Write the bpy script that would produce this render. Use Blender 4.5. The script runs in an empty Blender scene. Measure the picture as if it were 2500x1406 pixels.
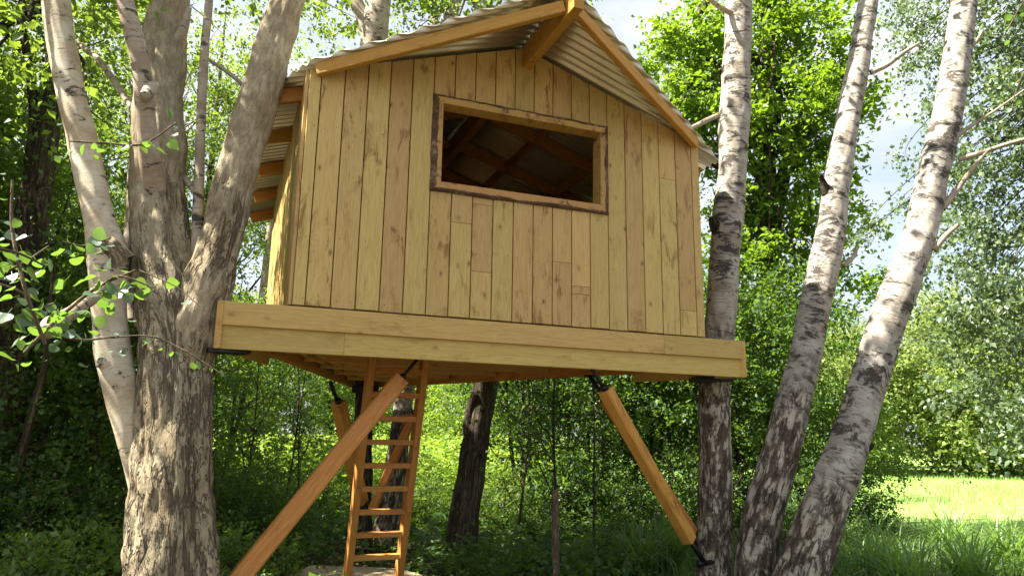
import bpy, bmesh, math, random
import numpy as np
from mathutils import Vector, noise

random.seed(7)
rng = np.random.default_rng(7)
sc = bpy.context.scene
COL = sc.collection

# ------------------------------------------------------------------ camera
FPX, PITCH, ROLL, YAW = 1763.2, 0.2058, 0.0150, 0.3801
cF = np.array([0, math.cos(PITCH), math.sin(PITCH)])
cU0 = np.array([0, -math.sin(PITCH), math.cos(PITCH)])
cR0 = np.array([1.0, 0, 0])
cR = math.cos(ROLL) * cR0 + math.sin(ROLL) * cU0
cU = math.cos(ROLL) * cU0 - math.sin(ROLL) * cR0
EYE = np.array([0, 0, 1.6])
cam_d = bpy.data.cameras.new("camera")
cam = bpy.data.objects.new("camera", cam_d)
COL.objects.link(cam)
cam_d.sensor_width = 36
cam_d.lens = FPX / 2500 * 36
cam_d.clip_end = 2000
from mathutils import Matrix
m = Matrix(((cR[0], cU[0], -cF[0], EYE[0]), (cR[1], cU[1], -cF[1], EYE[1]), (cR[2], cU[2], -cF[2], EYE[2]), (0, 0, 0, 1)))
cam.matrix_world = m
sc.camera = cam

# ------------------------------------------------------------------ light
SUN_EL = 52
SUN_H = (-0.97, -0.20)
world = bpy.data.worlds.new("World")
sc.world = world
world.use_nodes = True
wn = world.node_tree
wn.nodes.clear()
sky = wn.nodes.new("ShaderNodeTexSky")
sky.sky_type = 'NISHITA'
sky.sun_disc = False
sky.sun_elevation = math.radians(SUN_EL)
sky.sun_rotation = math.atan2(SUN_H[0], SUN_H[1])
sky.air_density = 1.0
sky.dust_density = 2.0
sky.ozone_density = 1.0
bg = wn.nodes.new("ShaderNodeBackground")
bg.inputs[1].default_value = 0.06
wo = wn.nodes.new("ShaderNodeOutputWorld")
# thin bright summer cloud over the whole sky
wtc = wn.nodes.new("ShaderNodeTexCoord")
wmp = wn.nodes.new("ShaderNodeMapping"); wmp.inputs["Scale"].default_value = (1, 1, 2.2)
wnz = wn.nodes.new("ShaderNodeTexNoise"); wnz.inputs["Scale"].default_value = 2.6; wnz.inputs["Detail"].default_value = 6; wnz.inputs["Roughness"].default_value = 0.6
wrp = wn.nodes.new("ShaderNodeValToRGB"); wrp.color_ramp.elements[0].position = 0.40; wrp.color_ramp.elements[1].position = 0.58
wrp.color_ramp.elements[0].color = (0.5, 0.5, 0.5, 1)
wmx = wn.nodes.new("ShaderNodeMix"); wmx.data_type = 'RGBA'
wmx.inputs[7].default_value = (3.7, 3.9, 4.2, 1)
wn.links.new(wtc.outputs["Generated"], wmp.inputs[0]); wn.links.new(wmp.outputs[0], wnz.inputs["Vector"])
wn.links.new(wnz.outputs["Fac"], wrp.inputs[0]); wn.links.new(wrp.outputs[0], wmx.inputs[0])
wn.links.new(sky.outputs[0], wmx.inputs[6]); wn.links.new(wmx.outputs[2], bg.inputs[0])
wn.links.new(bg.outputs[0], wo.inputs[0])
sun_d = bpy.data.lights.new("sun", 'SUN')
sun_d.energy = 5.0
sun_d.angle = math.radians(0.53)
sun_d.color = (1.0, 0.93, 0.80)
sun = bpy.data.objects.new("sun", sun_d)
COL.objects.link(sun)
hl = math.hypot(*SUN_H)
sv = Vector((SUN_H[0] / hl * math.cos(math.radians(SUN_EL)), SUN_H[1] / hl * math.cos(math.radians(SUN_EL)), math.sin(math.radians(SUN_EL))))
sun.rotation_euler = sv.to_track_quat('Z', 'Y').to_euler()
sc.view_settings.view_transform = 'Standard'
sc.view_settings.look = 'None'
sc.view_settings.gamma = 1
sc.view_settings.use_curve_mapping = False
sc.view_settings.exposure = 2.24
sc.cycles.max_bounces = 6
sc.cycles.diffuse_bounces = 4
sc.cycles.transmission_bounces = 4
sc.cycles.sample_clamp_indirect = 6
sc.cycles.use_denoising = True

# ------------------------------------------------------------------ frames of reference
def ray(px, py):
    return cF + cR * (px - 1250) / FPX - cU * (py - 703) / FPX
def P(px, py, Y):
    d = ray(px, py)
    return EYE + d * (Y / d[1])
def PZ(px, py, z):
    d = ray(px, py)
    return EYE + d * ((z - 1.6) / d[2])
HU = np.array([math.cos(YAW), math.sin(YAW), 0])
HV = np.array([-math.sin(YAW), math.cos(YAW), 0])
HO = np.array([-1.6557, 5.3423, 0.0])
ZB = 2.561                                  # height of the wall foot
def toH(p):                                 # world -> house coordinates (a right, b back, z up)
    q = np.asarray(p) - HO
    return np.array([q @ HU, q @ HV, p[2]])

# ------------------------------------------------------------------ helpers
def link(o, parent=None):
    COL.objects.link(o)
    if parent is not None:
        o.parent = parent
    return o
def tag(o, label=None, cat=None, group=None, kind=None):
    if label: o['label'] = label
    if cat: o['category'] = cat
    if group: o['group'] = group
    if kind: o['kind'] = kind
    return o
def empty(name, loc, rz=0.0):
    o = bpy.data.objects.new(name, None)
    o.location = loc
    o.rotation_euler = (0, 0, rz)
    o.empty_display_size = 0.2
    return link(o)
def npmesh(name, V, F, mats=(), attr=None, smooth=False, parent=None, mat_idx=None):
    V = np.asarray(V, dtype=np.float32)
    me = bpy.data.meshes.new(name)
    if isinstance(F, np.ndarray):
        k = F.shape[1]
        me.vertices.add(len(V)); me.vertices.foreach_set("co", V.ravel())
        me.loops.add(F.size); me.loops.foreach_set("vertex_index", F.astype(np.int32).ravel())
        me.polygons.add(len(F)); me.polygons.foreach_set("loop_start", np.arange(0, F.size, k, dtype=np.int32))
        me.update(calc_edges=True)
    else:
        me.from_pydata([tuple(map(float, v)) for v in V], [], F)
    if attr is not None:
        a = me.attributes.new("bark", 'FLOAT_VECTOR', 'POINT')
        a.data.foreach_set("vector", np.asarray(attr, dtype=np.float32).ravel())
    if smooth:
        me.polygons.foreach_set("use_smooth", np.ones(len(me.polygons), dtype=bool))
    for mt in (mats if isinstance(mats, (list, tuple)) else [mats]):
        me.materials.append(mt)
    if mat_idx is not None:
        me.polygons.foreach_set("material_index", np.asarray(mat_idx, dtype=np.int32))
    me.update()
    return link(bpy.data.objects.new(name, me), parent)
def bm_obj(name, bm, mat, parent=None, smooth=False):
    bmesh.ops.recalc_face_normals(bm, faces=bm.faces)
    me = bpy.data.meshes.new(name)
    bm.to_mesh(me); bm.free()
    me.materials.append(mat)
    if smooth:
        me.polygons.foreach_set("use_smooth", np.ones(len(me.polygons), dtype=bool))
    return link(bpy.data.objects.new(name, me), parent)
def prism_from(bm, ptsA, ptsB):             # two matching loops -> closed solid
    va = [bm.verts.new(p) for p in ptsA]; vb = [bm.verts.new(p) for p in ptsB]
    n = len(va)
    bm.faces.new(va); bm.faces.new(vb[::-1])
    for i in range(n):
        bm.faces.new((va[i], vb[i], vb[(i + 1) % n], va[(i + 1) % n]))
o_mats = {}
def beam(name, p0, p1, w, h, mat, parent, up=(0, 0, 1), ch=0.006, ends=None, offs=0.0):
    """box beam from p0 to p1 (centre line), chamfered edges; w across, h along up"""
    p0, p1, up = Vector(p0), Vector(p1), Vector(up)
    d = (p1 - p0).normalized()
    s = d.cross(up).normalized(); t = s.cross(d).normalized()
    w2, h2 = w / 2, h / 2
    ring = [(-w2 + ch, -h2), (w2 - ch, -h2), (w2, -h2 + ch), (w2, h2 - ch), (w2 - ch, h2), (-w2 + ch, h2), (-w2, h2 - ch), (-w2, -h2 + ch)]
    bm = bmesh.new()
    prism_from(bm, [p0 + s * x + t * y for x, y in ring], [p1 + s * x + t * y for x, y in ring])
    mid = (p0 + p1) / 2
    rot = Matrix((s, d, t)).transposed().to_4x4()
    M = Matrix.Translation(mid) @ rot
    bm.transform(M.inverted())
    o = bm_obj(name, bm, mat, parent)
    o.matrix_local = M
    o_mats[o.name] = M
    return o
def catmull(pts, n):
    pts = np.asarray(pts, float)
    P_ = np.vstack([2 * pts[0] - pts[1], pts, 2 * pts[-1] - pts[-2]])
    out = []
    for i in range(len(pts) - 1):
        a, b, c, d = P_[i:i + 4]
        for t in np.linspace(0, 1, n, endpoint=False):
            out.append(0.5 * ((2 * b) + (-a + c) * t + (2 * a - 5 * b + 4 * c - d) * t * t + (-a + 3 * b - 3 * c + d) * t ** 3))
    out.append(pts[-1])
    return np.array(out)
def tube(pts, seg=12, n=6, amp=0.0, freq=3.0, flutes=None, seed=0.0, rag=0.0):
    """pts rows: x y z r -> verts, quad faces, bark coords"""
    C = catmull(pts, n)
    c, r = C[:, :3], np.maximum(C[:, 3], 0.001)
    m_ = len(c)
    tan = np.gradient(c, axis=0); tan /= np.linalg.norm(tan, axis=1)[:, None] + 1e-9
    ref = np.array([1.0, 0, 0]) if abs(tan[0][0]) < 0.8 else np.array([0, 1.0, 0])
    s = np.cumsum(np.r_[0, np.linalg.norm(np.diff(c, axis=0), axis=1)])
    th = np.linspace(0, 2 * math.pi, seg, endpoint=False)
    V = np.zeros((m_, seg, 3)); B = np.zeros((m_, seg, 3))
    for i in range(m_):
        t = tan[i]
        e1 = ref - t * (ref @ t); e1 /= np.linalg.norm(e1); ref = e1
        e2 = np.cross(t, e1)
        for j in range(seg):
            rr = r[i]; k = 1.0
            dv = e1 * math.cos(th[j]) + e2 * math.sin(th[j])
            bc = (math.cos(th[j]) * rr, math.sin(th[j]) * rr, s[i])
            if flutes:
                for (kf, af, ph, tw) in flutes:
                    k += af * math.sin(kf * th[j] + ph + tw * s[i])
            if amp:
                k += amp * noise.noise(Vector((bc[0] * freq + seed, bc[1] * freq, bc[2] * freq * 0.45)))
            if rag:
                k += rag * noise.noise(Vector((bc[0] * 26 + seed, bc[1] * 26, bc[2] * 7)))
            V[i, j] = c[i] + dv * rr * k; B[i, j] = bc
    B[:, :, 0] += seed
    F = []
    idx = np.arange(m_ * seg).reshape(m_, seg)
    a = idx[:-1]; b = idx[1:]
    F = np.stack([a, np.roll(a, -1, 1), np.roll(b, -1, 1), b], -1).reshape(-1, 4)
    V = V.reshape(-1, 3); B = B.reshape(-1, 3)
    # cap the end with a centre fan of degenerate-free quads is skipped: tips taper, butts get a disc
    return V, F, B
def cap(V, F, B, seg):                      # closes the far end of a tube (quads: centre + pairs)
    n = len(V); cen = V[-seg:].mean(0)
    V = np.vstack([V, cen]); B = np.vstack([B, B[-seg:].mean(0)])
    q = [(n - seg + j, n - seg + (j + 1) % seg, n - seg + (j + 2) % seg, n) for j in range(0, seg, 2)]
    return V, np.vstack([F, np.array(q)]), B
def merge(parts):
    Vs, Fs, Bs, o = [], [], [], 0
    for V, F, B in parts:
        Vs.append(V); Fs.append(F + o); Bs.append(B); o += len(V)
    return np.vstack(Vs), np.vstack(Fs), np.vstack(Bs)

# ------------------------------------------------------------------ materials
def newmat(name):
    mt = bpy.data.materials.new(name)
    mt.use_nodes = True
    nt = mt.node_tree
    return mt, nt, nt.nodes["Principled BSDF"]
class N:
    def __init__(s, nt): s.nt = nt
    def node(s, t, **kw):
        n = s.nt.nodes.new(t)
        for k, v in kw.items():
            if k.startswith('i_'):
                key = k[2:]
                key = int(key) if key.isdigit() else key
                n.inputs[key].default_value = v
            else: setattr(n, k, v)
        return n
    def l(s, a, b): s.nt.links.new(a, b)
    def ramp(s, src, stops, interp='LINEAR'):
        r = s.node("ShaderNodeValToRGB"); r.color_ramp.interpolation = interp
        el = r.color_ramp.elements
        while len(el) < len(stops): el.new(0.5)
        for e, (p, c) in zip(el, stops):
            e.position = p; e.color = (*c, 1) if len(c) == 3 else c
        s.l(src, r.inputs[0]); return r.outputs[0]
    def noise(s, vec, scale, detail=3, rough=0.5, dist=0.0):
        n = s.node("ShaderNodeTexNoise"); n.inputs["Scale"].default_value = scale
        n.inputs["Detail"].default_value = detail; n.inputs["Roughness"].default_value = rough
        n.inputs["Distortion"].default_value = dist
        s.l(vec, n.inputs["Vector"]); return n.outputs["Fac"]
    def mapv(s, vec, scale, loc=(0, 0, 0)):
        n = s.node("ShaderNodeMapping"); n.inputs["Scale"].default_value = scale; n.inputs["Location"].default_value = loc
        s.l(vec, n.inputs["Vector"]); return n.outputs[0]
    def mix(s, fac, a, b, mode='MIX'):
        n = s.node("ShaderNodeMix", data_type='RGBA', blend_type=mode)
        for sock, v in ((n.inputs[0], fac), (n.inputs[6], a), (n.inputs[7], b)):
            if isinstance(v, (int, float)): sock.default_value = v
            elif isinstance(v, tuple): sock.default_value = (*v, 1) if len(v) == 3 else v
            else: s.l(v, sock)
        return n.outputs[2]
    def math(s, op, a, b=0.0, clamp=False):
        n = s.node("ShaderNodeMath", operation=op); n.use_clamp = clamp
        for i, v in enumerate((a, b)):
            if isinstance(v, (int, float)): n.inputs[i].default_value = v
            else: s.l(v, n.inputs[i])
        return n.outputs[0]
    def bump(s, h, strength, dist, bsdf, prev=None):
        n = s.node("ShaderNodeBump"); n.inputs["Strength"].default_value = strength; n.inputs["Distance"].default_value = dist
        s.l(h, n.inputs["Height"]); s.l(n.outputs[0], bsdf.inputs["Normal"]); return n

def wood(name, pale, mid, dark, axis, stain=0.5, knots=1.0, rough=0.62, scale=1.0):
    """axis: grain direction in the object's own coordinates (0,1,2)"""
    mt, nt, b = newmat(name); n = N(nt)
    tc = n.node("ShaderNodeTexCoord"); oi = n.node("ShaderNodeObjectInfo")
    off = n.node("ShaderNodeVectorMath", operation='SCALE'); off.inputs[0].default_value = (37.0, 21.0, 53.0)
    n.l(oi.outputs["Random"], off.inputs["Scale"])
    add = n.node("ShaderNodeVectorMath", operation='ADD')
    n.l(tc.outputs["Object"], add.inputs[0]); n.l(off.outputs[0], add.inputs[1])
    v = add.outputs[0]
    st = [1.0, 1.0, 1.0]; st[axis] = 0.06
    vs = n.mapv(v, tuple(st))
    # slightly wandering grain
    g1 = n.noise(vs, 26 * scale, 4, 0.6, 0.6)
    g2 = n.noise(vs, 110 * scale, 2, 0.6, 0.1)
    broad = n.noise(vs, 7 * scale, 2, 0.5, 0.3)
    base = n.ramp(g1, [(0.30, mid), (0.42, pale), (0.5, mid), (0.58, pale), (0.72, mid)])
    base = n.mix(n.ramp(broad, [(0.35, (0, 0, 0)), (0.75, (0.55,) * 3)]), base, mid)
    base = n.mix(n.ramp(g2, [(0.52, (0, 0, 0)), (0.8, (0.4,) * 3)]), base, dark)
    # knots
    st2 = [1.0, 1.0, 1.0]; st2[axis] = 0.62
    kv = n.mapv(v, tuple(st2))
    vo = n.node("ShaderNodeTexVoronoi", feature='F1'); vo.inputs["Scale"].default_value = 6.5 * scale
    n.l(kv, vo.inputs["Vector"])
    kd = n.noise(v, 60, 2)
    kdist = n.math('ADD', vo.outputs["Distance"], n.math('MULTIPLY', kd, 0.05))
    k1 = n.ramp(kdist, [(0.05, (1, 1, 1)), (0.085, (0.45,) * 3), (0.19, (0, 0, 0))])
    sel = n.ramp(vo.outputs["Color"], [(0.28, (0, 0, 0)), (0.32, (1, 1, 1))], 'LINEAR')
    kf = n.math('MULTIPLY', n.math('MULTIPLY', k1, sel), knots)
    base = n.mix(kf, base, (dark[0] * 0.55, dark[1] * 0.5, dark[2] * 0.45))
    # weather stains and saw marks left in the surface
    st3 = [1.0, 1.0, 1.0]; st3[axis] = 0.3
    sv_ = n.mapv(v, tuple(st3))
    s1 = n.noise(sv_, 11, 5, 0.7, 0.7)
    s2 = n.noise(v, 1.6, 2, 0.5)
    sf = n.math('MULTIPLY', n.ramp(s1, [(0.53, (0, 0, 0)), (0.64, (1, 1, 1))]), n.ramp(s2, [(0.40, (0, 0, 0)), (0.56, (1, 1, 1))]))
    base = n.mix(n.math('MULTIPLY', sf, stain), base, (dark[0] * 0.85, dark[1] * 0.7, dark[2] * 0.6))
    hs = n.node("ShaderNodeHueSaturation")
    hs.inputs["Saturation"].default_value = 1.0
    n.l(base, hs.inputs["Color"])
    r2 = n.math('FRACT', n.math('MULTIPLY', oi.outputs["Random"], 7.31))
    n.l(n.math('ADD', n.math('MULTIPLY', r2, 0.22), 0.86), hs.inputs["Value"])
    r3 = n.math('FRACT', n.math('MULTIPLY', oi.outputs["Random"], 17.7))
    n.l(n.math('ADD', n.math('MULTIPLY', r3, 0.022), 0.491), hs.inputs["Hue"])
    n.l(hs.outputs[0], b.inputs["Base Color"])
    b.inputs["Roughness"].default_value = rough
    b.inputs["Specular IOR Level"].default_value = 0.35
    n.bump(n.math('ADD', g2, n.math('MULTIPLY', g1, 1.0)), 0.25, 0.004, b)
    return mt
M = {}
PINE = ((0.58, 0.41, 0.155), (0.50, 0.33, 0.105), (0.24, 0.12, 0.03))
M['plank'] = wood("pine_plank", *PINE, axis=2, stain=0.8)
M['fascia'] = wood("pine_fascia", (0.54, 0.375, 0.125), (0.46, 0.30, 0.09), (0.22, 0.11, 0.03), axis=0, stain=0.4, knots=0.9)
M['pine_beam'] = wood("pine_beam", (0.58, 0.36, 0.12), (0.50, 0.29, 0.08), (0.28, 0.13, 0.03), axis=1, stain=0.3)
M['larch'] = wood("larch_beam", (0.56, 0.27, 0.065), (0.45, 0.18, 0.035), (0.20, 0.065, 0.015), axis=1, stain=0.6, knots=1.0)
M['larch_dark'] = wood("larch_barge", (0.52, 0.26, 0.055), (0.44, 0.20, 0.035), (0.22, 0.08, 0.015), axis=1, stain=0.35, knots=0.9)
M['larch_z'] = wood("larch_rung", (0.56, 0.26, 0.065), (0.46, 0.18, 0.04), (0.20, 0.07, 0.015), axis=1, stain=0.5)
M['old_board'] = wood("weathered_board", (0.45, 0.36, 0.24), (0.36, 0.27, 0.17), (0.14, 0.09, 0.05), axis=1, stain=0.9)
M['frame_wood'] = wood("frame_heartwood", (0.52, 0.30, 0.10), (0.44, 0.24, 0.07), (0.12, 0.045, 0.03), axis=1, stain=0.95, knots=1.0)

def simple(name, col, rough=0.5, metal=0.0, nscale=0, ncol=None):
    mt, nt, b = newmat(name); n = N(nt)
    b.inputs["Base Color"].default_value = (*col, 1)
    b.inputs["Roughness"].default_value = rough
    b.inputs["Metallic"].default_value = metal
    if nscale:
        tc = n.node("ShaderNodeTexCoord")
        f = n.noise(tc.outputs["Object"], nscale, 5, 0.65)
        n.l(n.ramp(f, [(0.35, col), (0.7, ncol)]), b.inputs["Base Color"])
        n.bump(f, 0.3, 0.003, b)
    return mt
M['steel'] = simple("black_steel", (0.012, 0.013, 0.016), 0.4, 0.6, 40, (0.03, 0.028, 0.028))
M['sheet'] = simple("corrugated_steel", (0.72, 0.68, 0.57), 0.30, 0.7, 3.5, (0.60, 0.56, 0.46))
M['nail'] = simple("nail_head", (0.03, 0.03, 0.03), 0.5, 0.8)

def bark(name, base, light, crack, plates=14.0, stretch=0.25, crackw=0.10, bumpd=0.02, moss=0.0, patch=0.5, smooth_above=None):
    """fissured bark from ridged noise drawn out along the stem; above smooth_above (m along the stem) it thins to papery skin"""
    mt, nt, b = newmat(name); n = N(nt)
    at = n.node("ShaderNodeAttribute", attribute_name="bark")
    v = at.outputs["Vector"]
    st = n.mapv(v, (1, 1, stretch))
    r1 = n.math('ABSOLUTE', n.math('SUBTRACT', n.noise(st, plates, 4, 0.62, 0.35), 0.5))
    r2 = n.math('ABSOLUTE', n.math('SUBTRACT', n.noise(n.mapv(v, (1, 1, stretch * 1.8), (3, 5, 7)), plates * 2.3, 3, 0.6, 0.2), 0.5))
    c1 = n.ramp(r1, [(0.0, (1, 1, 1)), (crackw * 0.35, (0.7,) * 3), (crackw, (0, 0, 0))])
    c2 = n.ramp(r2, [(0.0, (0.7,) * 3), (crackw * 0.5, (0, 0, 0))])
    crf = n.math('MAXIMUM', c1, c2)
    f2 = n.noise(v, 3.2, 4, 0.6)
    if smooth_above is not None:
        sep = n.node("ShaderNodeSeparateXYZ"); n.l(v, sep.inputs[0])
        up = n.math('ADD', n.math('MULTIPLY', n.math('SUBTRACT', sep.outputs[2], smooth_above), 0.55), n.math('MULTIPLY', n.math('SUBTRACT', n.noise(n.mapv(v, (1, 1, 0.5)), 4.0, 4, 0.65), 0.5), 4.0))
        sm = n.ramp(up, [(0.0, (1, 1, 1)), (0.45, (0.05,) * 3)])
        crf = n.math('MULTIPLY', crf, sm)
    f1 = n.noise(n.mapv(v, (1, 1, 0.35)), 30, 5, 0.72)
    f3 = n.noise(n.mapv(v, (1, 1, 5)), 26, 3, 0.6)
    col = n.mix(n.ramp(f2, [(0.5 - patch * .2, (0, 0, 0)), (0.5 + patch * .2, (1, 1, 1))]), base, light)
    col = n.mix(n.ramp(f1, [(0.40, (0.7,) * 3), (0.62, (0, 0, 0))]), col, tuple(0.5 * c for c in base))
    col = n.mix(n.ramp(f3, [(0.52, (0, 0, 0)), (0.72, (0.45,) * 3)]), col, tuple(0.55 * c for c in base))
    col = n.mix(crf, col, crack)
    if moss:
        mf = n.ramp(n.noise(v, 4.5, 5, 0.7), [(0.5, (0, 0, 0)), (0.66, (moss,) * 3)])
        col = n.mix(mf, col, (0.085, 0.10, 0.03))
    n.l(col, b.inputs["Base Color"])
    b.inputs["Roughness"].default_value = 0.9; b.inputs["Specular IOR Level"].default_value = 0.15
    h = n.math('SUBTRACT', n.math('MULTIPLY', f1, 0.5), crf)
    n.bump(h, 0.9, bumpd, b)
    return mt
def birch(name, white, tan, low_dark=1.0, zmark=2.0, marks=1.0, scar=5.0, thr=0.545):
    """pale papery bark: dark dashes and chevrons, turning dark and plated towards the foot"""
    mt, nt, b = newmat(name); n = N(nt)
    at = n.node("ShaderNodeAttribute", attribute_name="bark")
    v = at.outputs["Vector"]
    f2 = n.noise(v, 5.0, 4, 0.65)
    col = n.mix(n.ramp(f2, [(0.38, (0, 0, 0)), (0.62, (1, 1, 1))]), white, tan)
    # thin horizontal lenticels
    le = n.math('MULTIPLY', n.noise(n.mapv(v, (1, 1, 8)), 9, 4, 0.7), n.math('ADD', n.math('MULTIPLY', n.noise(v, 2.2, 3, 0.6), 0.5), 0.76))
    col = n.mix(n.ramp(le, [(0.53, (0, 0, 0)), (0.66, (0.85 * marks,) * 3)]), col, (0.17, 0.13, 0.095))
    fine = n.noise(n.mapv(v, (1, 1, 6)), 42, 3, 0.6)
    col = n.mix(n.ramp(fine, [(0.5, (0, 0, 0)), (0.75, (0.5,) * 3)]), col, (0.25, 0.20, 0.15))
    # dark broken scars
    sc_ = n.math('MULTIPLY', n.noise(n.mapv(v, (1, 1, 2.4 if scar > 4 else 1.8)), scar, 7, 0.78, 0.5), n.math('ADD', n.math('MULTIPLY', n.noise(v, 1.5, 3, 0.6), 0.5), 0.77))
    sf = n.ramp(sc_, [(thr + 0.05 * (1 - marks), (0, 0, 0)), (thr + 0.06 + 0.05 * (1 - marks), (1, 1, 1))])
    col = n.mix(sf, col, (0.055, 0.045, 0.036))
    # plated foot: pale flakes left between brown, cracked plates
    fl_ = n.noise(n.mapv(v, (1, 1, 0.42)), 13, 5, 0.6, 0.4)
    rg = n.math('ABSOLUTE', n.math('SUBTRACT', n.noise(n.mapv(v, (1, 1, 0.3), (4, 4, 4)), 11, 4, 0.6, 0.3), 0.5))
    plate = n.ramp(fl_, [(0.42, (0.085, 0.065, 0.048)), (0.50, (0.16, 0.125, 0.09)), (0.53, (0.36, 0.31, 0.235)), (0.66, (0.44, 0.40, 0.33))])
    ridge = n.ramp(rg, [(0.0, (1, 1, 1)), (0.05, (0, 0, 0))])
    plate = n.mix(ridge, plate, (0.045, 0.03, 0.022))
    sep = n.node("ShaderNodeSeparateXYZ"); n.l(v, sep.inputs[0])
    low = n.math('SUBTRACT', zmark, sep.outputs[2])
    low = n.math('ADD', n.math('MULTIPLY', low, 0.9), n.math('MULTIPLY', n.math('SUBTRACT', n.noise(v, 3.4, 4, 0.7), 0.5), 2.2))
    lf = n.ramp(low, [(0.0, (0, 0, 0)), (0.5, (low_dark,) * 3)])
    col = n.mix(lf, col, plate)
    n.l(col, b.inputs["Base Color"])
    b.inputs["Roughness"].default_value = 0.75; b.inputs["Specular IOR Level"].default_value = 0.25
    h = n.math('SUBTRACT', n.math('MULTIPLY', fine, 0.35), n.math('ADD', n.math('MULTIPLY', sf, 0.7), n.math('MULTIPLY', ridge, lf)))
    n.bump(h, 0.8, 0.012, b)
    return mt
M['bark_big'] = bark("grey_fissured_bark", (0.31, 0.25, 0.155), (0.43, 0.37, 0.25), (0.12, 0.093, 0.065), plates=9, stretch=0.16, crackw=0.045, bumpd=0.03, moss=0.12, smooth_above=2.3)
M['bark_fork'] = bark("pale_fork_bark", (0.33, 0.265, 0.165), (0.46, 0.39, 0.265), (0.12, 0.085, 0.055), plates=9, stretch=0.16, crackw=0.045, bumpd=0.03, moss=0.1, smooth_above=0.2)
M['bark_smooth'] = birch("pale_stem_bark", (0.56, 0.50, 0.37), (0.40, 0.32, 0.20), 0.0, -50, marks=0.45)
M['bark_mid'] = birch("upper_stem_bark", (0.42, 0.36, 0.27), (0.28, 0.22, 0.15), 0.0, -50, marks=0.5)
M['birch'] = birch("white_birch_bark", (0.43, 0.405, 0.355), (0.27, 0.23, 0.18), 1.0, 3.1)
M['birch_b'] = birch("white_birch_bark_plated", (0.43, 0.405, 0.355), (0.27, 0.24, 0.20), 1.0, 2.6)
M['birch_c'] = birch("white_birch_bark_scarred", (0.43, 0.405, 0.355), (0.28, 0.25, 0.21), 1.0, 1.7, scar=3.6, thr=0.525)
M['bark_dark'] = bark("dark_ridged_bark", (0.085, 0.062, 0.048), (0.15, 0.12, 0.09), (0.018, 0.014, 0.011), plates=16, stretch=0.12, crackw=0.07, bumpd=0.03, moss=0.35)
M['bark_oak'] = bark("brown_ridged_bark", (0.16, 0.125, 0.09), (0.22, 0.18, 0.13), (0.04, 0.03, 0.022), plates=18, stretch=0.08, crackw=0.08, bumpd=0.03, moss=0.35)
M['twig'] = bark("twig_bark", (0.11, 0.085, 0.06), (0.17, 0.14, 0.10), (0.03, 0.02, 0.02), plates=30, bumpd=0.004)
M['post'] = bark("stake_bark", (0.30, 0.22, 0.14), (0.40, 0.31, 0.20), (0.08, 0.06, 0.04), plates=20, bumpd=0.004)
M['cut'] = simple("cut_wood_face", (0.40, 0.26, 0.12), 0.8, 0, 30, (0.22, 0.13, 0.06))

def leaf(name, c0, c1, c2, tr, tfac=0.45, gloss=0.07, patchscale=0.6):
    mt = bpy.data.materials.new(name); mt.use_nodes = True
    nt = mt.node_tree; nt.nodes.clear(); n = N(nt)
    ge = n.node("ShaderNodeNewGeometry")
    tc = n.node("ShaderNodeTexCoord")
    f = n.math('ADD', n.math('MULTIPLY', ge.outputs["Random Per Island"], 0.6), n.math('MULTIPLY', n.noise(tc.outputs["Object"], patchscale, 2), 0.4))
    col = n.ramp(f, [(0.2, c0), (0.5, c1), (0.8, c2)])
    tcol = n.mix(0.55, col, tr)
    d = n.node("ShaderNodeBsdfDiffuse"); t = n.node("ShaderNodeBsdfTranslucent"); g = n.node("ShaderNodeBsdfGlossy")
    g.inputs["Roughness"].default_value = 0.55; g.inputs["Color"].default_value = (0.9, 0.95, 1, 1)
    n.l(col, d.inputs["Color"]); n.l(tcol, t.inputs["Color"])
    m1 = n.node("ShaderNodeMixShader"); m1.inputs[0].default_value = tfac
    n.l(d.outputs[0], m1.inputs[1]); n.l(t.outputs[0], m1.inputs[2])
    m2 = n.node("ShaderNodeMixShader"); m2.inputs[0].default_value = gloss
    n.l(m1.outputs[0], m2.inputs[1]); n.l(g.outputs[0], m2.inputs[2])
    o = n.node("ShaderNodeOutputMaterial"); n.l(m2.outputs[0], o.inputs[0])
    return mt
M['lf_birch'] = leaf("birch_leaf", (0.035, 0.08, 0.018), (0.06, 0.125, 0.02), (0.11, 0.19, 0.025), (0.36, 0.50, 0.04), 0.55, 0.035)
M['lf_oak'] = leaf("oak_leaf", (0.05, 0.11, 0.012), (0.085, 0.17, 0.014), (0.12, 0.21, 0.02), (0.36, 0.54, 0.02), 0.56, 0.025)
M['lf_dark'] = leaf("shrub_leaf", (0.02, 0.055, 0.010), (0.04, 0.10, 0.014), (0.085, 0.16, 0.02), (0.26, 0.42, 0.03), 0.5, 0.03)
M['lf_silver'] = leaf("silvery_leaf", (0.05, 0.10, 0.04), (0.09, 0.15, 0.055), (0.15, 0.21, 0.08), (0.28, 0.38, 0.10), 0.42, 0.06)
M['lf_far'] = leaf("hazed_far_leaf", (0.13, 0.20, 0.05), (0.20, 0.27, 0.07), (0.28, 0.34, 0.11), (0.42, 0.52, 0.11), 0.45, 0.02)  # lighter leaf colour carries the haze of distance
M['lf_near'] = leaf("poplar_leaf", (0.03, 0.075, 0.028), (0.045, 0.10, 0.03), (0.07, 0.15, 0.025), (0.26, 0.45, 0.03), 0.5, 0.08)
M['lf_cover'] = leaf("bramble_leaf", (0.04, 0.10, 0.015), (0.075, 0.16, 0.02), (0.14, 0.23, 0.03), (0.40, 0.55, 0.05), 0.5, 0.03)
M['lf_bramble'] = leaf("shaded_bramble_leaf", (0.03, 0.075, 0.016), (0.055, 0.12, 0.025), (0.11, 0.18, 0.04), (0.26, 0.42, 0.04), 0.45, 0.03)  # darker copy of the bramble green, shade put into the colour
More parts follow.
